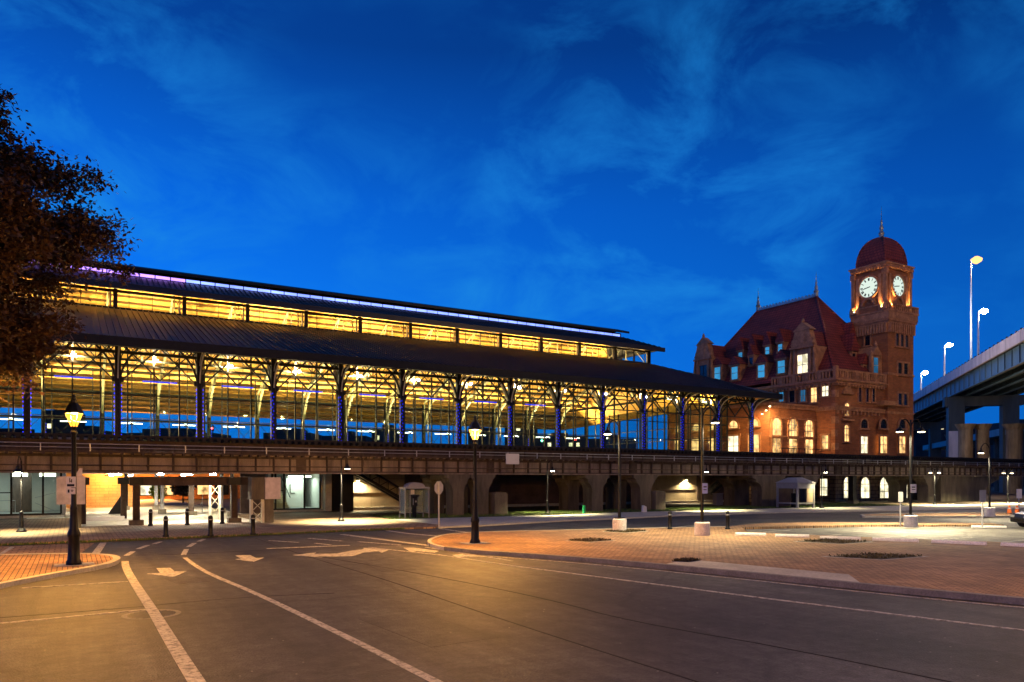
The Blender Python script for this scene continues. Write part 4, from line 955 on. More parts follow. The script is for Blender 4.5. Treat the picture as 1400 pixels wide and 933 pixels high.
# ---------------------------------------------------------------- lower wing with three arched windows
WYW = 65.0
MB().box(77.2, XS, WYW, 84, 4.9, 12.7).build('wing_wall', 'brick', hs)
b = MB(); b.box(77.0, XS, WYW - .35, 84, 12.7, 12.95); b.box(77.1, XS, WYW - .18, WYW, 12.3, 12.7); b.box(77.1, XS, WYW - .15, WYW, 10.95, 11.1); b.box(77.1, XS, WYW - .12, WYW, 8.55, 8.75); b.build('wing_cornice', 'stone', hs)
MB().box(77.2, XS - .15, WYW, 84, 0, 4.89).build('wing_base', 'rust_base', hs)
for c0 in (1061, 1083.5, 1105.5):
    xa, _ = atY(c0, 600, WYW); win('Y', WYW, xa - .85, xa + .85, 8.7, 10.2, 'winwarm', arch=True, bars=(2, 1), dep=.2); win('Y', WYW, xa - .8, xa + .8, 6.4, 8.35, 'winwarm', bars=(1, 1))
for px, py in ((1042, 566), (1047.5, 561), (1052.5, 555.5)):
    q = atY(px, py, 63.6); cl_ = MB().lathe([(.10, .12), (.16, .02), (.16, 0)], 10, (q[0], 63.6, q[1])).build('canopy_lamp', 'steel', hs); MB().lathe([(.06, -.06), (.12, 0)], 8, (q[0], 63.6, q[1] - .02)).build('bulb', 'bulb', cl_)
    light('SPOT', cl_, (q[0] + .1, 63.7, q[1] - .15), 260, (1, .62, .25), .08, aim=(q[0] + 2.5, 65, 8), spot=140)
b = MB(); 
for x in [77.5 + .55 * i for i in range(16)]: b.box(x - .02, x + .02, WYW - 1.3, WYW - 1.26, 6.1, 7.0)
b.box(77.4, 86, WYW - 1.32, WYW - 1.24, 6.98, 7.06); b.box(77.4, 86, WYW - 1.31, WYW - 1.25, 6.5, 6.54); b.build('terrace_rail', 'steel', hs)
MB().box(75, XS, 61.4, WYW, 5.3, 6.05).build('terrace', 'oldconc', hs)
# the wing's flank seen through the shed: lit lobby doors and lunettes
for y in (67.5, 71, 74.5, 78, 81.5): win('X', 77.2, y - .9, y + .9, 6.2, 8.9, 'winwarm' if y != 71 else 'winwhite', bars=(1, 1)); win('X', 77.2, y - .8, y + .8, 10.0, 10.2, 'winwarm', arch=True, bars=(1, 0))
# ---------------------------------------------------------------- dormers
def dormer_x(px, py, wd, zt, X, pane, roofh=1.3, wide=.62, big=False):
    y, _ = atX(px, py, X); zb = atX(px, py + (wd[1]), X)[1]; zt_ = atX(px, py - wd[1], X)[1]; hw = wd[0]
    d = MB().box(X + .05, X + 4.2, y - hw - wide * .5, y + hw + wide * .5, zb - .3, zt_ + .35).build('dormer', 'stone', hs)
    b = MB(); b.extrude([(X - .25, y - hw - wide * .8, zt_ + .35), (X - .25, y + hw + wide * .8, zt_ + .35), (X - .25, y, zt_ + .35 + roofh)], (5.0, 0, 0)); b.build('dormer_roof', 'tile', d)
    b = MB(); b.box(X - .2, X + .1, y - hw - wide * .75, y + hw + wide * .75, zt_ + .2, zt_ + .36)
    b.build('dormer_trim', 'stone', d); win('X', X + .05, y - hw, y + hw, zb, zt_, pane, parent=d, dep=.12, bars=(0, 1))
for px, py, pn in ((981, 511, 'winsky'), (1004.5, 510.5, 'winsky'), (1041, 508, 'winsky'), (1068.3, 502, 'winsky')): dormer_x(px, py, (.62, 8.5), 0, 87.0, pn)
for px, py, pn in ((1012.5, 487, 'winsky'), (1029, 482.5, 'winsky'), (1049.3, 479.8, 'winsky'), (1066.8, 475.8, 'winsky')): dormer_x(px, py, (.38, 4.8), 0, 89.3, pn, 2.0, .5)
dormer_x(1027, 494, (.35, 5), 0, 88.2, 'windark', 1.6, .4)
def gable_x(px, py, X, pane, sc_=1.0):
    y, z = atX(px, py, X); h = MB(); w2 = 1.75 * sc_
    z0, zt = z - 1.6 * sc_, z + 1.55 * sc_
    d = MB().box(X, X + 6.5, y - w2, y + w2, z0 - .4, zt + 1.0).build('gabled_dormer', 'stone', hs)
    b = MB(); P = lambda a, zz: (X - .3, y + a * sc_, zz)
    b.extrude([P(-1.75, zt + 1.0), P(1.75, zt + 1.0), P(1.5, zt + 1.9), P(1.15, zt + 3.2), P(-1.15, zt + 3.2), P(-1.5, zt + 1.9)], (1.0, 0, 0)); b.extrude([P(-1.5, zt + 3.25), P(1.5, zt + 3.25), P(0, zt + 4.4)], (1.2, 0, 0))
    for s in (-1, 1):
        b.lathe([(.22, 0), (.3, .25), (.12, .5), (.16, .7), (.02, 1.0)], 8, (X - .1, y + s * 1.65 * sc_, zt + 1.2)); b.box(X - .25, X + .05, y + s * 1.25 * sc_ - .16, y + s * 1.25 * sc_ + .16, z0 - .3, zt + .8)
        b.extrude([P(s * 1.8, z0 - .3), P(s * 2.5, z0 - .3), P(s * 2.3, z0 + .5), P(s * 1.8, zt + .9)], (.5, 0, 0))
    b.box(X - .4, X + .1, y - w2 - .25, y + w2 + .25, zt + .8, zt + 1.05); b.lathe([(.14, 0), (.24, .3), (.05, .7)], 8, (X, y, zt + 4.3)); b.box(X - .36, X - .28, y - .5, y + .5, zt + 1.4, zt + 2.8)
    b.build('gable', 'stone', d); win('X', X, y - .85 * sc_, y + .85 * sc_, z - 1.3 * sc_, z + 1.5 * sc_, pane, parent=d)
    MB().extrude([(X + .7, y - 1.5, zt + 1.0), (X + .7, y + 1.5, zt + 1.0), (X + .7, y, zt + 3.4)], (5.5, 0, 0)).build('dormer_roof', 'tile', d)
gable_x(1098, 500, XS + .1, 'winwhite'); gable_x(962, 512, XS + .1, 'windark', .95)
def dormer_y(px, py, Y, hw, hh, pane, rh, pointed=False):
    x, z = atY(px, py, Y); d = MB().box(x - hw - .3, x + hw + .3, Y + .05, Y + 4, z - hh - .3, z + hh + .3).build('dormer', 'stone', hs)
    MB().extrude([(x - hw - .6, Y - .25, z + hh + .3), (x + hw + .6, Y - .25, z + hh + .3), (x, Y - .25, z + hh + .3 + rh)], (0, 5, 0)).build('dormer_roof', 'tile' if not pointed else 'stone', d)
    win('Y', Y + .05, x - hw, x + hw, z - hh, z + hh, pane, parent=d, dep=.12, bars=(0, 1))
    if pointed:
        b = MB(); b.lathe([(.14, 0), (.22, .3), (.04, .8)], 8, (x, Y, z + hh + .2 + rh))
        for s in (-1, 1): b.lathe([(.14, 0), (.2, .3), (.04, .7)], 8, (x + s * (hw + .5), Y, z + hh + .3)); b.box(x + s * (hw + .45) - .18, x + s * (hw + .45) + .18, Y - .15, Y + .2, z - hh - .3, z + hh + .3)
        b.build('dormer_trim', 'stone', d)
dormer_y(1167, 489, 64.5, .35, .55, 'windark', 2.6); dormer_y(1164, 468, 66.5, .3, .4, 'windark', 2.2); dormer_y(1197.3, 500, 62.6, .55, 1.1, 'winskydim', 1.3, True)
dormer_y(1182, 505, 63.4, .3, .4, 'windark', 1.5)
# ---------------------------------------------------------------- clock tower
TX0, TX1, TY0, TY1 = 97.2, 103.3, 61.6, 66.6
tw = thing('clock_tower', 'square brick clock tower with two glowing white clock faces and red dome', 'clock tower', (100, 64.5, 0))
MB().box(TX0, TX1, TY0, TY1, 4.95, 24.8).build('shaft', 'brick', tw)
def ring(b, o, z0, z1, x0=TX0, x1=TX1, y0=TY0, y1=TY1): b.box(x0 - o, x1 + o, y0 - o, y1 + o, z0, z1)
b = MB(); ring(b, .2, 24.8, 25.1); ring(b, .35, 25.1, 25.4); ring(b, .42, 25.4, 26.35); ring(b, .52, 26.35, 26.6)
for k in range(12):
    u = k / 11; x = TX0 + .2 + (TX1 - TX0 - .4) * u; y = TY0 + .2 + (TY1 - TY0 - .4) * u
    b.box(x - .13, x + .13, TY0 - .35, TY0, 23.5, 24.8); b.box(TX0 - .35, TX0, y - .13, y + .13, 23.5, 24.8)
b.box(TX0 - .1, TX1 + .1, TY0 - .1, TY1 + .1, 17.6, 17.9); b.box(TX0 - .08, TX1 + .08, TY0 - .08, TY1 + .08, 12.2, 12.5)
belt = b.build('balcony', 'stone', tw)
b = MB(); o = .32
for (a0, a1, fixed, pl_) in ((TX0, TX1, TY0 - o, 'Y'), (TY0, TY1, TX0 - o, 'X')):
    n = 14
    for k in range(n + 1):
        u = a0 - .3 + (a1 - a0 + .6) * k / n; wd = .3 if k in (0, n) else .1
        if pl_ == 'Y': b.box(u - wd, u + wd, fixed - .1, fixed + .1, 26.6, 27.3)
        else: b.box(fixed - .1, fixed + .1, u - wd, u + wd, 26.6, 27.3)
b.box(TX0 - .5, TX1 + .5, TY0 - .5, TY0 - .2, 27.3, 27.5); b.box(TX0 - .5, TX0 - .2, TY0 - .2, TY1 + .5, 27.3, 27.5)
b.build('parapet', 'stone', tw)
BX0, BX1, BY0, BY1 = 96.75, 102.5, 61.7, 66.5
MB().box(BX0, BX1, BY0, BY1, 26.6, 33.0).build('clock_stage', 'brick', tw)
b = MB()
for x, y in ((BX0, BY0), (BX1, BY0), (BX0, BY1)):
    b.box(x - .24, x + .24, y - .24, y + .24, 26.62, 31.6); b.box(x - .34, x + .34, y - .34, y + .34, 31.6, 32.4); b.box(x - .34, x + .34, y - .34, y + .34, 26.61, 27.6)
for s in (-1, 1):
    xm = (BX0 + BX1) / 2 + s * 1.95; ym = (BY0 + BY1) / 2 + s * 1.72
    b.box(xm - .22, xm + .22, BY0 - .18, BY0, 26.63, 31.7); b.box(BX0 - .18, BX0, ym - .22, ym + .22, 26.63, 31.7)
ring(b, .2, 32.4, 32.7, BX0, BX1, BY0, BY1); ring(b, .35, 32.7, 33.0, BX0, BX1, BY0, BY1); ring(b, .5, 33.0, 33.2, BX0, BX1, BY0, BY1)
for k in range(12):
    u = k / 11; b.cbox((BX0 + (BX1 - BX0) * u, BY0 - .4, 32.55), .2, .4, .28); b.cbox((BX0 - .4, BY0 + (BY1 - BY0) * u, 32.55), .4, .2, .28)
b.build('stage_trim', 'stone', tw)
def clock(plane):
    cx, cyy, cz = ((BX0 + BX1) / 2, BY0, 30.15) if plane == 'Y' else (BX0, (BY0 + BY1) / 2, 30.15)
    T = (lambda u, d, z: (cx + u, BY0 - d, cz + z)) if plane == 'Y' else (lambda u, d, z: (BX0 - d, cyy - u, cz + z))
    dv = (0, -1, 0) if plane == 'Y' else (-1, 0, 0)
    b = MB(); n = 32; r0, r1 = 1.42, 1.66
    for i in range(n):
        a, a2 = 2 * math.pi * i / n, 2 * math.pi * (i + 1) / n; b.extrude([T(math.cos(t) * q, 0, math.sin(t) * q) for t, q in ((a, r0), (a, r1), (a2, r1), (a2, r0))], tuple(.28 * v for v in dv))
    fr = b.build('clock_surround', 'stone', tw)
    b = MB(); b.add([T(math.cos(2 * math.pi * i / 40) * 1.42, .06, math.sin(2 * math.pi * i / 40) * 1.42) for i in range(40)], [tuple(range(40))]); b.build('clock_face', 'clock', fr)
    b = MB(); 
    def bar(a, ra, rb, wd, d):
        s_, c_ = math.sin(a), math.cos(a); b.extrude([T(s_ * ra + c_ * wd, d, c_ * ra - s_ * wd), T(s_ * ra - c_ * wd, d, c_ * ra + s_ * wd), T(s_ * rb - c_ * wd, d, c_ * rb + s_ * wd), T(s_ * rb + c_ * wd, d, c_ * rb - s_ * wd)], tuple(.02 * v for v in dv))
    numer = ['XII', 'I', 'II', 'III', 'IIII', 'V', 'VI', 'VII', 'VIII', 'IX', 'X', 'XI']
    for h, sx in enumerate(numer):
        m = len(sx)
        for j, ch in enumerate(sx):
            da = (j - (m - 1) / 2) * .085
            bar(h * math.pi / 6 + da, .92, 1.30, .034, .075)
            if ch in 'XV': bar(h * math.pi / 6 + da + .03, .92, 1.30, .028, .076)
    b.build('numerals', 'black', fr)
    b = MB(); bar(2 * math.pi * 8.72 / 12, -.2, .72, .06, .12); bar(2 * math.pi * 43 / 60, -.25, 1.1, .04, .15); b.build('clock_hands', 'black', fr)
    # lunette under the clock
    b = MB(); lz = -2.55
    for i in range(10):
        a, a2 = math.pi * i / 10, math.pi * (i + 1) / 10; b.extrude([T(math.cos(t) * q, 0, lz + math.sin(t) * q) for t, q in ((a, .8), (a, 1.1), (a2, 1.1), (a2, .8))], tuple(.35 * v for v in dv))
    for i in range(1, 6): a = math.pi * i / 6; b.extrude([T(math.cos(a) * .15 - .04, 0, lz + math.sin(a) * .15), T(math.cos(a) * .15 + .04, 0, lz + math.sin(a) * .15), T(math.cos(a) * .8 + .04, 0, lz + math.sin(a) * .8), T(math.cos(a) * .8 - .04, 0, lz + math.sin(a) * .8)], tuple(.1 * v for v in dv))
    b.build('lunette', 'stone', tw)
    for s in (-1, 1):
        lp = T(s * 2.1, .32, -3.3); lb = MB().cbox(lp, .2, .2, .2).build('uplight', 'steel', tw); MB().cbox((lp[0], lp[1], lp[2] + .12), .16, .16, .03).build('lens', 'bulb', lb)
        light('SPOT', lb, (lp[0], lp[1], lp[2] + .2), 800, (1, .60, .22), .08, aim=T(s * 1.9, .1, 2.2), spot=95, blend=.8)
clock('Y'); clock('X')
# square dome with curved sides, ribs and a tall finial
b = MB(); prof = []
hx, hy = (BX1 - BX0) / 2 - .3, (BY1 - BY0) / 2 - .25; mx_, my_ = (BX0 + BX1) / 2, (BY0 + BY1) / 2
lev = [(1.0, 33.25), (1.0, 33.9), (.985, 34.3), (.94, 35.0), (.86, 35.75), (.74, 36.4), (.58, 36.95), (.38, 37.35), (.16, 37.6), (.05, 37.65)]
vs = []; fs = []
for f_, z in lev: vs += [(mx_ - hx * f_, my_ - hy * f_, z), (mx_ + hx * f_, my_ - hy * f_, z), (mx_ + hx * f_, my_ + hy * f_, z), (mx_ - hx * f_, my_ + hy * f_, z)]
for i in range(len(lev) - 1):
    for k in range(4): fs.append((i * 4 + k, i * 4 + (k + 1) % 4, i * 4 + 4 + (k + 1) % 4, i * 4 + 4 + k))
fs.append(tuple(len(vs) - 4 + k for k in range(4))); b.add(vs, fs); dm = b.build('dome', 'tile', tw)
b = MB()
for sx, sy in ((-1, -1), (1, -1), (-1, 1)): b.tube([(mx_ + sx * hx * f_, my_ + sy * hy * f_, z) for f_, z in lev], .13, 6)
b.build('dome_rib', 'tile', dm)
b = MB(); b.box(mx_ - hx - .1, mx_ + hx + .1, my_ - hy - .1, my_ + hy + .1, 33.85, 34.0); b.build('dome_band', 'tile', dm)
MB().lathe([(.45, 0), (.3, .35), (.42, .7), (.2, 1.1), (.3, 1.5), (.12, 2.0), (.16, 2.4), (.05, 2.7), (.02, 4.6)], 12, (mx_, my_, 37.55)).build('finial', 'copper', dm)
# tower windows
def tw_y(px0, px1, pyt, pyb, n):
    xa, za = atY(px0, pyt, TY0); xb, zb = atY(px1, pyb, TY0); step = (xb - xa) / n
    for k in range(n): win('Y', TY0, xa + step * k + step * .16, xa + step * (k + 1) - step * .16, zb, za, 'windark', parent=tw, bars=(0, 1))
tw_y(1223, 1242, 456, 476, 3); tw_y(1225.5, 1241.5, 496, 514, 2); tw_y(1226, 1241, 538, 555, 2)
ya, za = atX(1199, 462, TX0); win('X', TX0, 64.2, 65.0, za - .9, za + .9, 'windark', parent=tw)
# triple window bay beside the tower foot
b = MB(); xa, za = atY(1193, 552, YR); xb, _ = atY(1218, 552, YR)
b.box(xb - 3.2, xb, YS - 1.0, TY0 - .003 if False else YS + .1, za - .2, za + .4)
b.build('bay_base', 'stone', hs)
# ================================================================ THE HIGHWAY OVERPASS
ov = thing('highway_overpass', 'tall pale highway overpass with steel girders rising out of frame at right', 'overpass', (150, 77, 0))
A0 = Vector((127.2, 58.3, 0)); A1 = Vector((199.7, 118.6, 0)); U = (A1 - A0).normalized(); W = Vector((-U.y, U.x, 0)) * -1   # W: away to the right
if W.x < 0: W = -W
OB = A0 - U * 170; OL = 385; TOPZ = 26.6
def opt(s, o, z): p = OB + U * s + W * o; return (p.x, p.y, z)
def ostrip(b, s0, s1, o0, o1, z0, z1):
    b.extrude([opt(s0, o0, z0), opt(s0, o1, z0), opt(s0, o1, z1), opt(s0, o0, z1)], U * (s1 - s0))
b = MB(); ostrip(b, 0, OL, 0, .35, TOPZ - 1.9, TOPZ); ostrip(b, 0, OL, 15.6, 16, TOPZ - 1.9, TOPZ); b.build('parapet', 'hwconc', ov)
b = MB(); ostrip(b, 0, OL, .36, 15.6, TOPZ - 1.6, TOPZ - 1.15); b.build('deck', 'oldconc', ov)
b = MB()
for o in (1.3, 4.6, 7.9, 11.2, 14.4):
    ostrip(b, 0, OL, o, o + .12, TOPZ - 4.6, TOPZ - 1.62); ostrip(b, 0, OL, o - .25, o + .4, TOPZ - 4.75, TOPZ - 4.61)
s = 0
while s < OL:
    for o in (1.3, 14.4): ostrip(b, s, s + .12, o - .2, o, TOPZ - 4.6, TOPZ - 1.62)
    ostrip(b, s, s + .2, 1.45, 14.3, TOPZ - 3.4, TOPZ - 2.9); s += 4.2
b.build('girder', 'hwsteel', ov)
b = MB(); s = 0
while s < OL: ostrip(b, s, s + .05, -.012, -.001, TOPZ - 1.88, TOPZ - .02); s += 7.8
b.build('joint', 'tar', ov)
b = MB(); s = 0
while s < OL: ostrip(b, s, s + .3, .05, .3, TOPZ, TOPZ + .32); s += 2.6
b.build('rail_post', 'steel', ov)
for s in (65, 147, 229, 311):
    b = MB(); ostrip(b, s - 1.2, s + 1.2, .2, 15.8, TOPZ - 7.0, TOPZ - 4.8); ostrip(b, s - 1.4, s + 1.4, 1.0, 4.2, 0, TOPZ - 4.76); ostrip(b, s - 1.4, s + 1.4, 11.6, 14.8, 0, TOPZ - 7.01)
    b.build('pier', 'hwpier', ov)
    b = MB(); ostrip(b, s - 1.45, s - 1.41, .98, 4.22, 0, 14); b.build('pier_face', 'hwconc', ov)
# lower ramp with round concrete columns behind
rp = thing('ramp_viaduct', 'low dark ramp on stout concrete columns beneath the tall overpass', 'ramp', (150, 90, 0))
b = MB(); ostrip(b, 145, 325, 12, 24, 13.0, 14.6); b.build('deck', 'hwsteel', rp)
for px, wd in ((1320, 1.3), (1343, 1.2), (1387, 1.5), (1300, 1.0), (1365, 1.0)):
    d = 150 if wd > 1.1 else 185; k = (px - 700) / 1011; x, y = d * (FX + k * FY), d * (FY - k * FX)
    MB().lathe([(wd * 1.0, 0), (wd, 13), (wd * 1.5, 14.2)], 16, (x, y, 0)).build('column', 'pierconc', rp)
light('POINT', rp, (150, 72, 9), 400, (1, .55, .2), .5)  # bare light added below the deck, no fixture
def hwlamp(s, o, h, em, label, e, col, k=1.2):
    p = opt(s, o, TOPZ - .1); t = thing('highway_lamp', label, 'highway lamp', p, 'lamps on the overpass')
    MB().tube([p, (p[0], p[1], p[2] + h)], [.22, .12], 8).build('mast', 'galv', t)
    dx = FY * 1.1; q = (p[0] + dx, p[1] - FX * 1.1, p[2] + h + .15)
    MB().tube([(p[0], p[1], p[2] + h - .1), q], .08).build('arm', 'galv', t); MB().lathe([(.1 * k, -.4 * k), (.42 * k, -.2 * k), (.48 * k, .05), (.15 * k, .25 * k)], 12, q).build('lamp_head', em, t)
    light('POINT', t, (q[0], q[1], q[2] - 1.3), e, col, .3)
def ospos(px):      # run along the parapet seen at this column of the photo
    a, bb = ray(px); den = a * U.y - bb * U.x; s = (bb * OB.x - a * OB.y) / den; return s
for px, h, em, lab, e, col in ((1326, 20.0, 'hwsod', 'tallest highway lamp, orange white, nearest on the overpass parapet', 6000, (1, .62, .35)), (1336, 8.6, 'bulbw', 'second highway lamp, white, just behind the tallest mast', 1200, COOL), (1290, 7.2, 'bulbw', 'third highway lamp, bluish white, midway along the overpass parapet', 1200, COOL), (1258, 4.8, 'bulbw', 'farthest small white highway lamp beside the clock tower edge', 900, COOL)):
    s = ospos(px); 
    if em == 'hwsod': M['hwsod'] = emat('highway_sodium', (1, .48, .16), 1.5)
    hwlamp(s, .18, h, em, lab, e, col, 2.2 if em == 'hwsod' else 1.5)
hwlamp(98, .18, 20.0, 'hwsod', 'added orange mast lamp on the overpass, unseen at right, warming plaza and station', 7800, (1, .62, .28)); hwlamp(30, .18, 20.0, 'hwsod', 'added orange mast lamp on the overpass, unseen behind the viewpoint', 800, (1, .60, .26))  # unseen masts added to warm the station and plaza
t = thing('street_lamp', 'added tall orange lamp hidden behind the station to light the overpass', 'street lamp', (121, 84, 0)); MB().tube([(121, 84, 0), (121, 84, 19)], [.2, .1]).build('mast', 'galv', t); MB().lathe([(.1, -.2), (.5, 0), (.15, .3)], 12, (121, 84, 19)).build('lamp_head', 'hwsod', t); light('POINT', t, (121, 84, 18.3), 5000, (1, .84, .74), .3)  # unseen lamp added to brighten the overpass parapet
# ================================================================ STREET LAMPS
def lantern_proto(label, loc, sign=False):
    t = thing('street_lantern', label, 'street lantern', loc, 'black post lanterns'); x, y, z = loc
    MB().lathe([(.24, 0), (.24, .12), (.19, .2), (.175, .95), (.20, 1.0), (.20, 1.1), (.14, 1.25), (.10, 1.9), (.115, 1.95), (.085, 2.05), (.07, 4.5), (.10, 4.55), (.10, 4.62), (.05, 4.68)], 14, loc).build('post', 'black', t, True)
    MB().lathe([(.05, 4.68), (.09, 4.74), (.09, 4.78)], 8, loc).build('lantern_foot', 'black', t)
    MB().lathe([(.11, 4.782), (.285, 5.22)], 8, loc, R(22.5)).build('lantern_glass', 'sodium', t)
    b = MB()
    for k in range(8): a = R(22.5 + 45 * k); b.beam((x + .115 * math.cos(a), y + .115 * math.sin(a), z + 4.78), (x + .292 * math.cos(a), y + .292 * math.sin(a), z + 5.23), .018)
    b.build('lantern_rib', 'black', t)
    MB().lathe([(.32, 5.222), (.32, 5.25), (.19, 5.52), (.11, 5.6), (.11, 5.68), (.07, 5.72), (.08, 5.78), (.02, 5.9)], 8, loc, R(22.5)).build('lantern_roof', 'black', t)
    light('POINT', t, (x, y, z + 5.11), 1500, (1, .50, .10), .09)
    return t
lan = lantern_proto('black post lantern with a parking sign, on the left brick island under the tree', (.03, 29.7, .13))
lx = dup(lan, (15.95, 30.2, .13), label='black post lantern glowing orange on the tip of the brick plaza')
MB().box(15.35, 16.55, 29.75, 30.65, .0, .15).build('base_pad', 'concrete', lx)
MB().box(-.55, .65, 29.3, 30.2, .0, .145).build('base_pad', 'concrete', lan)
# street lanterns further down the road, beside and behind the viewpoint
for p, lab in (((-6.2, 11.5, .13), 'post lantern left of the viewpoint that lights the near lane'), ((-4.5, -7.5, .0), 'post lantern behind the viewpoint on the left kerb'), ((23.0, 5.0, .13), 'post lantern right of the viewpoint on the plaza kerb'), ((12.5, -9.0, 0), 'post lantern behind the viewpoint on the right kerb')):
    q = dup(lan, p, label=lab)
    for ch in q.children:
        if ch.type == 'LIGHT': ch.data = ch.data.copy(); ch.data.energy *= (1.1 if p[0] == -6.2 else .24)
# each lantern throws its light mostly down and out
# sign on the left lantern post
sg = thing('post_sign', 'two white parking notice plates strapped to the left lantern post', 'sign', (.03, 29.55, 2.5))
fwd = Vector((-FX, -FY, 0)); rtv = Vector((FY, -FX, 0)); c0 = Vector((.03, 29.7, 0)) + fwd * .17
def plate(b, c, hw, hh, d=.012): b.extrude([c - rtv * hw + Vector((0, 0, -hh)), c + rtv * hw + Vector((0, 0, -hh)), c + rtv * hw + Vector((0, 0, hh)), c - rtv * hw + Vector((0, 0, hh))], fwd * d)
b = MB(); plate(b, c0 + Vector((0, 0, 2.99)), .165, .185); plate(b, c0 + Vector((0, 0, 2.68)), .155, .105); b.build('plate', 'white', sg)
b = MB(); q = c0 + fwd * .014; plate(b, q + Vector((0, 0, 2.88)), .125, .04, .006); plate(b, q + rtv * -.03 + Vector((0, 0, 3.05)), .014, .075, .006); plate(b, q + rtv * .035 + Vector((0, 0, 3.03)), .014, .06, .006); plate(b, q + Vector((0, 0, 3.02)), .04, .014, .007); plate(b, q + rtv * -.07 + Vector((0, 0, 2.68)), .03, .055, .006); plate(b, q + rtv * .05 + Vector((0, 0, 2.71)), .045, .014, .006); plate(b, q + rtv * .05 + Vector((0, 0, 2.665)), .03, .01, .006); b.build('lettering', 'black', sg)
# bell shaded hook lamps on the sidewalks
def hook(loc, dirx, label, e, h=4.0):
    t = thing('bell_lamp', label, 'street lamp', loc, 'black hook lamps with bell shades'); x, y, z = loc
    MB().lathe([(.26, 0), (.26, .06), (.12, .25), (.10, .6), (.12, .62), (.10, .7), (.095, 1.1), (.12, 1.12), (.05, 1.2), (.045, h)], 12, loc).build('post', 'black', t)
    cx, cy = x + dirx[0] * .45, y + dirx[1] * .45
    MB().tube([(x, y, z + h - .1)] + arc((x, y, z + h), (cx, cy, z + h - .05), (x + dirx[0] * .4, y + dirx[1] * .4, z + h + .55), 6) + [(cx, cy, z + h - .25)], .03, 6).build('hook_arm', 'black', t)
    MB().lathe([(.04, .40), (.07, .38), (.09, .22), (.21, .10), (.25, 0)], 14, (cx, cy, z + h - .64)).build('bell_shade', 'black', t)
    MB().lathe([(.17, .0), (.16, .03), (.1, .09)], 12, (cx, cy, z + h - .66)).build('bulb', 'bulbg', t)
    light('SPOT', t, (cx, cy, z + h - .80), e, GREENISH, .12, spot=122, blend=.6); return t
hook((-2.5, 50.0, .1), (FX * .0 - .3, -.9), 'short bell lamp in front of the left glass shopfront', 900, 4.0)
hook((16.4, 51.4, .1), (.8, -.6), 'bell lamp casting a bright pool beside the white lit shopfront', 2800, 4.35)
hook((35.0, 53.0, .1), (.8, -.5), 'bell lamp on the grass strip between the two twin piers', 1300, 4.3)
hook((52.0, 51.8, .1), (.8, -.5), 'bell lamp right of the second lit buff wall', 1300, 4.3)
hook((66.3, 49.2, .1), (.8, -.5), 'bell lamp at the right of the guard booth', 480, 4.3)
def twin(loc, label, e, h=4.2):
    t = thing('twin_bell_lamp', label, 'street lamp', loc, 'twin bell lamps by the far sidewalk'); x, y, z = loc
    MB().lathe([(.26, 0), (.12, .25), (.10, 1.1), (.05, 1.2), (.045, h)], 12, loc).build('post', 'black', t)
    for s in (-1, 1):
        cx, cy = x + s * .5 * FY, y - s * .5 * FX
        MB().tube([(x, y, z + h - .4)] + arc((x, y, z + h - .3), (cx, cy, z + h - .1), (x + s * .3, y, z + h + .2), 5), .03, 6).build('arm', 'black', t)
        MB().lathe([(.05, .34), (.09, .22), (.21, .10), (.26, 0)], 12, (cx, cy, z + h - .5)).build('bell_shade', 'alum', t); MB().lathe([(.2, 0), (.1, .06)], 12, (cx, cy, z + h - .53)).build('bulb', 'bulb', t)
        light('SPOT', t, (cx, cy, z + h - .62), e, GREENISH, .12, spot=150, blend=.7)
x, y = G(1278, 691); twin((x, y, .1), 'twin bell lamp beyond the cross road, before the arched pier flank', 2100)
x, y = G(1378, 689); twin((x, y, .1), 'twin bell lamp at the far right beside a low yellow wall', 2100)
# tall parking lamps on concrete footings
def lot(px, py, h, arms, label, e):
    x, y = G(px, py, .1); t = thing('parking_lamp', label, 'parking lot lamp', (x, y, .08), 'tall lamps on concrete footings')
    MB().lathe([(.38, 0), (.40, .05), (.40, .70), (.37, .75), (.20, .76)], 24, (x, y, .08)).build('footing', 'footing', t)
    MB().cbox((x, y, .87), .42, .42, .06).build('base_plate', 'black', t)
    MB().tube([(x, y, .9), (x, y, h)], [.085, .06], 8).build('pole', 'black', t)
    for s in arms:
        ln = .68; a = (x, y, h - .45); q = (x + s * ln * FY, y - s * ln * FX, h - .35); top = (x + s * ln * .5 * FY, y - s * ln * .5 * FX, h + .45)
        MB().tube(arc(a, q, top, 9), .04, 6).build('arm', 'black', t)
        MB().lathe([(.03, .42), (.06, .40), (.08, .25), (.19, .14), (.26, .03), (.28, 0)], 16, (q[0], q[1], q[2] - .40)).build('bell_shade', 'black', t); MB().lathe([(.20, 0), (.19, .03), (.1, .1)], 14, (q[0], q[1], q[2] - .43)).build('bulb', 'bulb', t)
        light('SPOT', t, (q[0], q[1], q[2] - .5), e, (1, .84, .50), .14, spot=155, blend=.75)
    return t
M['stopwhite'] = mat('white_stop', (.78, .76, .70), var=.12, scale=3, fine=20)
M['footing'] = mat('white_footing', (.58, .55, .54), var=.18, scale=3, fine=15)
lot(847, 727, 6.4, (-1,), 'tall parking lamp with white footing standing second from the left lantern, single dim bell', 350)
lot(960, 733, 6.8, (1,), 'tall parking lamp with bright bell and a blue white sign on its pole', 1000)
lot(1245, 720.5, 6.8, (-1, 1), 'tall twin headed parking lamp before the station corner', 1600)
lot(1353, 706.5, 5.9, (-1,), 'tall parking lamp on the farther island at far right', 1100)
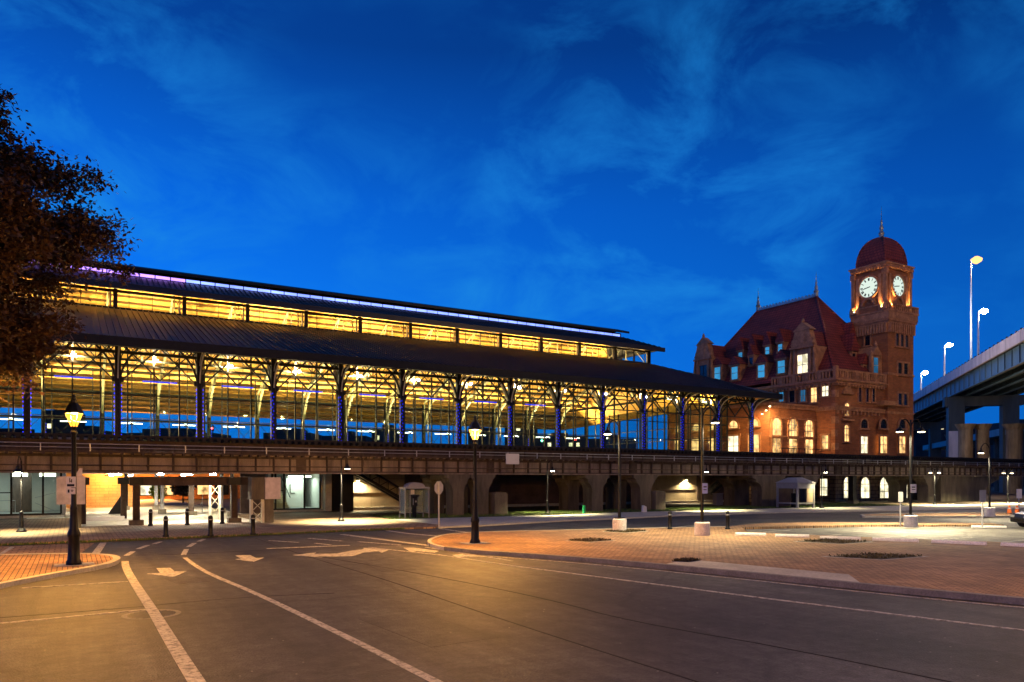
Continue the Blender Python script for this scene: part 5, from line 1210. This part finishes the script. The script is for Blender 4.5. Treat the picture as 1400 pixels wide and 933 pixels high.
# ================================================================ BOLLARDS
def bollard(loc, label):
    t = thing('bollard', label, 'bollard', loc, 'black bollards')
    MB().lathe([(.16, 0), (.16, .06), (.115, .12), (.11, .82), (.13, .84), (.13, .9), (.10, .92), (.12, .98), (.09, 1.05), (.02, 1.09)], 14, loc).build('shaft', 'black', t, True)
    MB().lathe([(.132, .845), (.132, .895)], 14, loc).build('band', 'alum', t); return t
bp = bollard((4.14, 42.1, .1), 'front row bollard left of the others on the kerb edge before the passage')
for (px, py), lab in (((288, 733.5), 'front row bollard in the middle of the kerb edge before the passage'), ((346, 731.5), 'front row bollard on the kerb edge before the latticed bearing post'), ((206, 719.5), 'rear bollard next to the middle passage post'), ((256, 718.5), 'rear bollard in the middle of the passage mouth'), ((304, 716.5), 'rear bollard by the right passage post'), ((916, 724.5), 'bollard on the plaza edge between the two tall lamps'), ((995, 724.5), 'bollard on the plaza edge right of the tall lamp with the sign')):
    x, y = G(px, py, .1); dup(bp, (x, y, .11), label=lab)
# ================================================================ SIGNS, BOOTHS, CONES
x, y = G(600, 722, .1)
t = thing('stop_sign', 'grey back of an octagonal stop sign on a tall thin post', 'road sign', (x, y, .1))
MB().box(x - .04, x + .04, y - .03, y + .03, .1, 2.9).build('post', 'galv', t)
fz = Vector((x, y, 2.55)); tr = Vector((math.cos(R(-62)), math.sin(R(-62)), 0)); nn = Vector((tr.y, -tr.x, 0))
tr = Vector((.62, -.78, 0)) if False else Vector((.40, .917, 0)); 
b = MB(); b.extrude([fz + (Vector((FY, -FX, 0)) * .62 + Vector((FX, FY, 0)) * .78) * (.41 * math.cos(R(22.5 + 45 * k))) + Vector((0, 0, .43 * math.sin(R(22.5 + 45 * k)))) + Vector((FX, FY, 0)) * .05 for k in range(8)], Vector((FX, FY, 0)) * .012)
b.build('plate', 'galv', t)
def flat_sign(px, py, hw, zc, hh, label, side=1, dark=False):
    x, y = G(px, py, .1); t = thing('parking_sign', label, 'sign', (x, y, .1), 'small signs on posts in the parking lot')
    MB().box(x - .035, x + .035, y - .03, y + .03, .1, zc + hh).build('post', 'galv', t); c = Vector((x, y, zc)) + fwd * .045
    b = MB(); plate(b, c, hw, hh, .012); b.build('plate', 'alum' if dark else 'white', t); return t
flat_sign(1230.8, 719, .15, 1.94, .33, 'pale back of a tall sign just left of the twin headed parking lamp', dark=True)
flat_sign(1343, 721, .20, 2.04, .37, 'grey backed parking sign on a thin post beside the right parking block', dark=True)
flat_sign(1393, 700, .25, 1.75, .42, 'white sign on a thin post above the orange cones')
def polesign(px, py, zc, hw, hh, label, m='white'):
    x, y = G(px, py, .1); c = Vector((x, y, zc)) + fwd * .10; b = MB(); plate(b, c + rtv * .12, hw, hh, .014); t = thing('pole_sign', label, 'sign', (x, y, zc)); b.build('plate', m, t)
    b = MB(); plate(b, c + rtv * .12 + fwd * .018 + Vector((0, 0, hh * .3)), hw * .6, hh * .12, .004); plate(b, c + rtv * .12 + fwd * .018 - Vector((0, 0, hh * .25)), hw * .6, hh * .08, .004); b.build('lettering', 'black', t)
M['bluesign'] = mat('blue_sign', (.22, .28, .62), var=.1)
polesign(960, 733, 2.6, .14, .27, 'small blue and white sign on the pole of the second tall lamp', 'bluesign'); polesign(1245, 720.5, 2.5, .18, .27, 'white notice plate on the pole of the twin headed parking lamp')
# glass telephone shelter on the grass edge
x, y = 22.6, 52.8
t = thing('phone_shelter', 'glass phone shelter with domed roof and a black telephone post inside', 'phone shelter', (x, y, .1))
b = MB(); hw, hd = .98, .55
cs = [(x - hw, y - hd), (x + hw, y - hd), (x + hw, y + hd), (x - hw, y + hd)]
for cx, cy in cs: b.box(cx - .03, cx + .03, cy - .03, cy + .03, .1, 2.35)
for z in (.45, 2.3): 
    b.box(x - hw, x + hw, y + hd - .02, y + hd + .02, z, z + .05)
    for s in (-1, 1): b.box(x + s * hw - .02, x + s * hw + .02, y - hd, y + hd, z, z + .05)
b.box(x - .6, x - .56, y - hd - .02, y - hd + .02, .1, 2.35)
b.build('frame', 'alum', t)
MB().box(x - hw - .05, x + hw + .05, y - hd - .05, y + hd + .05, 2.36, 2.47).build('canopy_edge', 'alum', t)
MB().extrude([(x + hw * .75 * math.cos(math.pi * k / 10), y - .4, 2.47 + .36 * math.sin(math.pi * k / 10)) for k in range(11)], (0, .8, 0)).build('domed_roof', 'alum', t)
b = MB(); b.box(x - hw + .04, x - hw + .05, y - hd + .04, y + hd - .04, .5, 2.3); b.box(x + hw - .05, x + hw - .04, y - hd + .04, y + hd - .04, .5, 2.3); b.box(x - hw + .06, x + hw - .06, y + hd - .006, y + hd + .006, .5, 2.3); b.build('glass_pane', 'frost', t)
b = MB(); b.box(x - .14, x + .14, y - .1, y + .1, .1, 1.2); b.box(x - .2, x + .2, y - .16, y + .14, 1.0, 1.75); b.box(x - .36, x + .36, y - .2, y + .14, 1.76, 1.86); ph = b.build('telephone_post', 'black', t)
b = MB(); b.box(x - .19, x - .14, y - .2, y - .165, 1.1, 1.6); b.box(x + .0, x + .12, y - .18, y - .165, 1.3, 1.42); b.build('handset', 'alum', ph); MB().box(x - .2, x + .1, y + .2, y + .22, 1.9, 2.28).build('notice', 'white', t)
# guard booth
x, y = 65.0, 51.4
t = thing('guard_booth', 'small grey guard booth with hipped roof and a buff lit side panel', 'booth', (x, y, .1))
b = MB(); hw = 1.25
for cx, cy in ((-1, -1), (1, -1), (1, 1), (-1, 1)): b.box(x + cx * hw - .09, x + cx * hw + .09, y + cy * hw - .09, y + cy * hw + .09, .1, 2.7)
b.box(x - hw, x + hw, y - hw - .04, y - hw + .04, .5, .66); b.box(x - hw - .04, x - hw + .04, y - hw, y + hw, .5, .66); b.box(x - hw, x + hw, y - hw - .05, y - hw + .05, 2.1, 2.7); b.box(x - hw - .05, x - hw + .05, y - hw, y + hw, 2.1, 2.7); b.build('frame', 'alum', t)
MB().box(x + .2, x + hw - .1, y - hw - .03, y - hw + .03, .7, 2.3).build('side_panel', 'wallb', t); MB().box(x - hw + .1, x + hw, y + hw - .05, y + hw, .2, 2.6).build('back_panel', 'darkwall', t)
MB().box(x - .3, x + .4, y - .2, y + .3, .1, 1.6).build('counter', 'steel', t)
b = MB(); z = 2.7; h2 = hw + .18; b.add([(x - h2, y - h2, z), (x + h2, y - h2, z), (x + h2, y + h2, z), (x - h2, y + h2, z), (x - .5, y - .5, z + .55), (x + .5, y - .5, z + .55), (x + .5, y + .5, z + .55), (x - .5, y + .5, z + .55)], [(0, 3, 2, 1), (0, 1, 5, 4), (1, 2, 6, 5), (2, 3, 7, 6), (3, 0, 4, 7), (4, 5, 6, 7)]); b.build('roof', 'alum', t)
# wheel stops
def wheelstop(pa, pb, lab, zb=.135):
    a, b_ = Vector((*pa, 0)), Vector((*pb, 0)); u = (b_ - a).normalized(); v = Vector((-u.y, u.x, 0)); L_ = (b_ - a).length
    b = MB(); pr = [(-.13, 0), (.13, 0), (.12, .07), (.07, .145), (-.07, .145), (-.12, .07)]
    b.extrude([a + v * o + Vector((0, 0, z + zb)) for o, z in pr], u * L_); o = b.build('wheel_stop', 'stopwhite'); tag(o, lab, 'wheel stop', 'white wheel stops along the plaza')
labs = ['farthest wheel stop, right of the second bollard', 'second farthest wheel stop along the plaza edge', 'wheel stop beyond the farther weedy soil pit', 'wheel stop beyond the gap between the two square pits', 'wheel stop beyond the nearest square soil pit', 'nearest wheel stop, cut by the right edge of the picture']
for (a, b_), lab in zip((((1005, 732), (1047, 732.6)), ((1060, 734), (1106, 734.8)), ((1121, 737), (1177, 738.6)), ((1193, 739), (1256, 741.5)), ((1274, 742), (1349, 745.5)), ((1369, 746), (1440, 750))), labs): wheelstop(G(*a, .14), G(*b_, .14), lab)
wheelstop(G(1329, 722), G(1375, 722.4), 'lone wheel stop beside the grey backed parking sign', .01)
def cone(px, py, lab):
    x, y = G(px, py, 0); t = thing('traffic_cone', lab, 'traffic cone', (x, y, .14), 'orange cones at right')
    MB().cbox((x, y, .165), .42, .42, .05).build('base', 'rubber', t); MB().lathe([(.18, .05), (.16, .2), (.12, .5), (.06, .66), (.05, .68)], 14, (x, y, .14)).build('body', 'orange', t); MB().lathe([(.142, .40), (.128, .5)], 14, (x, y, .14)).build('band', 'white', t)
cone(1380, 704.5, 'left orange traffic cone below the white sign'); cone(1390.5, 704.5, 'right orange traffic cone closer to the parked car')
tag(MB().box(38.0, 38.22, 51.9, 52.0, .1, .8).build('marker_post', 'green'), 'small bright green marker post in the grass strip', 'marker post')
tag(MB().extrude([(44.0, 51.0, .1), (44.4, 51.0, .1), (44.35, 51.0, .6), (44.05, 51.0, .72)], (0, .3, 0)).build('marker_stone', 'white'), 'little pale marker stone by the grass strip before the pier', 'stone')
# ================================================================ PARKED CAR
cx_, cy_ = G(1441, 722)
car = thing('parked_car', 'dark blue car parked at the right edge behind the orange cones', 'car', (0, 0, 0))
def carm():
    L0 = [(-2.2, .45), (-2.22, .75), (-2.1, .95), (-1.5, 1.0), (-.75, 1.42), (.55, 1.46), (1.25, 1.05), (2.05, .88), (2.22, .65), (2.2, .35), (1.75, .28), (-1.8, .28)]
    b = MB(); secs = [(-.88, .93), (-.78, 1.0), (.78, 1.0), (.88, .93)]; n = len(L0); vs = []
    for yy, f_ in secs: vs += [(x * (.98 if abs(yy) > .8 else 1), yy * (.86 if z > 1.0 else 1), .28 + (z - .28) * f_) for x, z in L0]
    fs = [tuple(range(n - 1, -1, -1)), tuple(3 * n + k for k in range(n))]
    for s in range(3):
        for k in range(n): fs.append((s * n + k, s * n + (k + 1) % n, (s + 1) * n + (k + 1) % n, (s + 1) * n + k))
    b.add(vs, fs); return b
body = carm().build('body', 'car', car)
b = MB()
for s in (-1, 1): b.extrude([(-1.35, s * .80, 1.02), (1.05, s * .80, 1.02), (.5, s * .70, 1.36), (-.7, s * .70, 1.34)], (0, s * .07, 0))
b.extrude([(1.2, -.62, 1.06), (1.2, .62, 1.06), (.6, .58, 1.43), (.6, -.58, 1.43)], (.03, 0, .03)); b.extrude([(-1.45, -.62, 1.02), (-1.45, .62, 1.02), (-.8, .58, 1.40), (-.8, -.58, 1.40)], (-.03, 0, .03)); b.build('window', 'windark', body)
for sx in (-1.35, 1.38):
    for s in (-1, 1):
        w_ = MB(); n = 20
        for k in range(n): pass
        w_.extrude([(sx + .33 * math.cos(2 * math.pi * k / n), s * .70, .33 + .33 * math.sin(2 * math.pi * k / n)) for k in range(n)], (0, s * .2, 0)); o = w_.build('wheel', 'rubber', car)
        MB().extrude([(sx + .21 * math.cos(2 * math.pi * k / n), s * .901, .33 + .21 * math.sin(2 * math.pi * k / n)) for k in range(n)], (0, s * .012, 0)).build('rim', 'galv', o)
for s in (-1, 1): MB().cbox((2.19, s * .62, .72), .06, .34, .14).build('headlight', 'alum', car); MB().cbox((-2.2, s * .66, .8), .06, .28, .14).build('tail_light', mat('tail', (.3, .01, .01)), car); MB().cbox((.75, s * .98, 1.0), .18, .16, .12).build('mirror', 'car', car)
MB().cbox((2.22, 0, .5), .04, .9, .12).build('grille', 'black', car)
car.location = (cx_, cy_, 0.0); car.rotation_euler = (0, 0, R(148))
# ================================================================ THE TREE AT LEFT
random.seed(42)
def tree(base, h, rx, n, lsz, lean, label):
    bx, by = base; t = thing('broadleaf_tree', label, 'tree', (bx, by, 0)); b = MB()
    b.tube([(bx, by, 0), (bx + .1, by, 2.5), (bx + .3 * lean, by, 5), (bx + .6 * lean, by, 9), (bx + .8 * lean, by, h - 2)], [.42, .34, .28, .18, .05], 10)
    cl = MB(); tips = []
    for k in range(130):
        f = random.uniform(.06, 1) if k % 5 < 3 else random.uniform(.28, .62); z0 = 3.6 + f * (h - 6.2); a = random.uniform(0, 6.283); 
        prof = [(3, 1.5), (5, 2.5), (6.5, 3.2), (7.5, 3.7), (9.5, 4.8), (11.2, 5.7), (13, 4.5), (15.3, 2.8), (16.4, 1.2), (19, .4)]; up = random.uniform(.1, .9)
        for (za, ra), (zb, rb) in zip(prof, prof[1:]):
            if za <= z0 + up <= zb: rr = (ra + (rb - ra) * (z0 + up - za) / (zb - za)) * random.uniform(.62, 1.04)
        p0 = Vector((bx + .5 * lean * f, by, z0)); p2 = p0 + Vector((math.cos(a) * rr, math.sin(a) * rr, up)); p1 = (p0 + p2) / 2 + Vector((0, 0, .5))
        b.tube([p0, p1, p2], [.10 * (1.2 - f), .06, .02], 5); tips += [p1.lerp(p2, q) for q in (.2, .5, .8, 1.0)] + [p0.lerp(p1, .8)]
        for _ in range(4):
            q0 = p1.lerp(p2, random.uniform(0, .9)); q1 = q0 + Vector((random.gauss(0, .9), random.gauss(0, .9), random.gauss(.15, .5))); b.tube([q0, q1], [.025, .008], 4); tips += [q1, q0.lerp(q1, .55)]
    b.build('trunk', 'bark', t)
    per = n // len(tips)
    for c in tips:
        r = random.uniform(.4, .95)
        for _ in range(per):
            p = c + Vector((random.gauss(0, r * .5), random.gauss(0, r * .5), random.gauss(0, r * .36)))
            if (p - Vector((0, 29.7, 5.3))).length < 3.0 or p.z < 4.2: continue
            a = Vector((random.gauss(0, 1), random.gauss(0, 1), random.gauss(-.3, .6))).normalized(); s = a.cross(Vector((random.gauss(0, .5), random.gauss(0, .5), 1))).normalized(); L_ = lsz * random.uniform(.6, 1.3)
            cl.add([p, p + a * L_ * .45 + s * L_ * .24, p + a * L_, p + a * L_ * .45 - s * L_ * .24], [(0, 1, 2, 3)])
    cl.build('crown', 'leaf', t)
tree((-4.6, 30.4), 16.8, 6.2, 260000, .20, .6, 'dark leafy tree at the left edge, its crown lit reddish by the lantern')
# ================================================================ THE CITY BEHIND
random.seed(77)
def cityb(px0, px1, pyt, d, label, wins=True, seed=0, dome=False):
    random.seed(seed); k0, k1 = (px0 - 700) / 1011, (px1 - 700) / 1011; x, y = d * (FX + (k0 + k1) / 2 * FY), d * (FY - (k0 + k1) / 2 * FX); wd = (k1 - k0) * d; z = EYE + (655 - pyt) * d / 1011
    t = thing('city_building', label, 'building', (x, y, 0), 'dark city buildings beyond the shed'); c = Vector((x, y, 0)); dv = Vector((FX, FY, 0))
    def q(u, v): p = c + rtv * u + dv * v; return (p.x, p.y)
    MB().prism([q(-wd / 2, 0), q(wd / 2, 0), q(wd / 2, 14), q(-wd / 2, 14)], 0, z).build('wall', 'city', t)
    b = MB(); b.prism([q(-wd * .2, 3), q(wd * .15, 3), q(wd * .15, 8), q(-wd * .2, 8)], z, z + 1.6)
    if dome: b.prism([q(-wd * .35, .5), q(wd * .35, .5), q(wd * .25, 10), q(-wd * .25, 10)], z, z + 1.2)
    b.build('roof_structure', 'city', t)
    if wins:
        b = MB(); zz = 4
        while zz < z - 1.5:
            u = -wd / 2 + 1
            while u < wd / 2 - 1.6:
                if random.random() < .32: b.extrude([(*q(u, -.05), zz), (*q(u + 1.1, -.05), zz), (*q(u + 1.1, -.05), zz + 1.2), (*q(u, -.05), zz + 1.2)], -dv * .03)
                u += 2.3
            zz += 3.2
        if b.v: b.build('window', 'citywin', t)
for i, (a, b_, tp, d, lab) in enumerate(((-40, 60, 592, 230, 'low dark building seen through the leftmost shed bays'), (60, 76, 561, 200, 'narrow dark tower beyond the shed by the left lantern'), (76, 143, 589, 210, 'long low dark building beyond the shed, right of the left lantern'), (176, 292, 592, 220, 'broad low dark hall beyond the second shed bay'), (360, 425, 592, 230, 'wide low dark building beyond the fourth shed bay'), (440, 500, 596, 230, 'low dark block beyond the fifth shed bay'), (508, 548, 588, 200, 'square dark block beyond the sixth shed bay'), (640, 672, 585, 220, 'dark office block beyond the shed behind the right lantern'), (690, 735, 575, 210, 'tallest dark city block beyond the middle of the shed'), (735, 800, 598, 240, 'low dark building beyond the shed with scattered windows'), (805, 870, 600, 250, 'long low building far beyond the right part of the shed'))): cityb(a, b_, tp, d, lab, True, i + 50, i in (3, 4))
for i, (a, b_, tp, d, lab) in enumerate(((1252, 1318, 572, 300, 'dark building beyond the overpass, right behind the station'), (1322, 1356, 585, 320, 'dark block seen between the ramp columns'), (1368, 1440, 578, 300, 'dark building at the far right beneath the ramp'))): cityb(a, b_, tp, d, lab, True, i + 90)
def signal(px, py, m, d, lab):
    k = (px - 700) / 1011; x, y = d * (FX + k * FY), d * (FY - k * FX); z = EYE + (655 - py) * d / 1011
    t = thing('traffic_signal', lab, 'traffic signal', (x, y, 0), 'traffic signals beyond the shed')
    MB().tube([(x, y, 0), (x, y, z + .5)], .08).build('pole', 'steel', t); MB().cbox((x, y, z), .36, .3, 1.1).build('housing', 'steel', t); MB().lathe([(.02, -.2), (.22, 0), (.02, .2)], 10, (x - .2, y - .3, z)).build('lamp', m, t)
signal(741, 603, 'greenl', 140, 'green traffic signal seen through the middle of the shed'); signal(291, 586, 'red', 135, 'red traffic signal seen through the third shed bay'); signal(787, 602, 'red', 140, 'red traffic signal seen through the shed right of the green one')
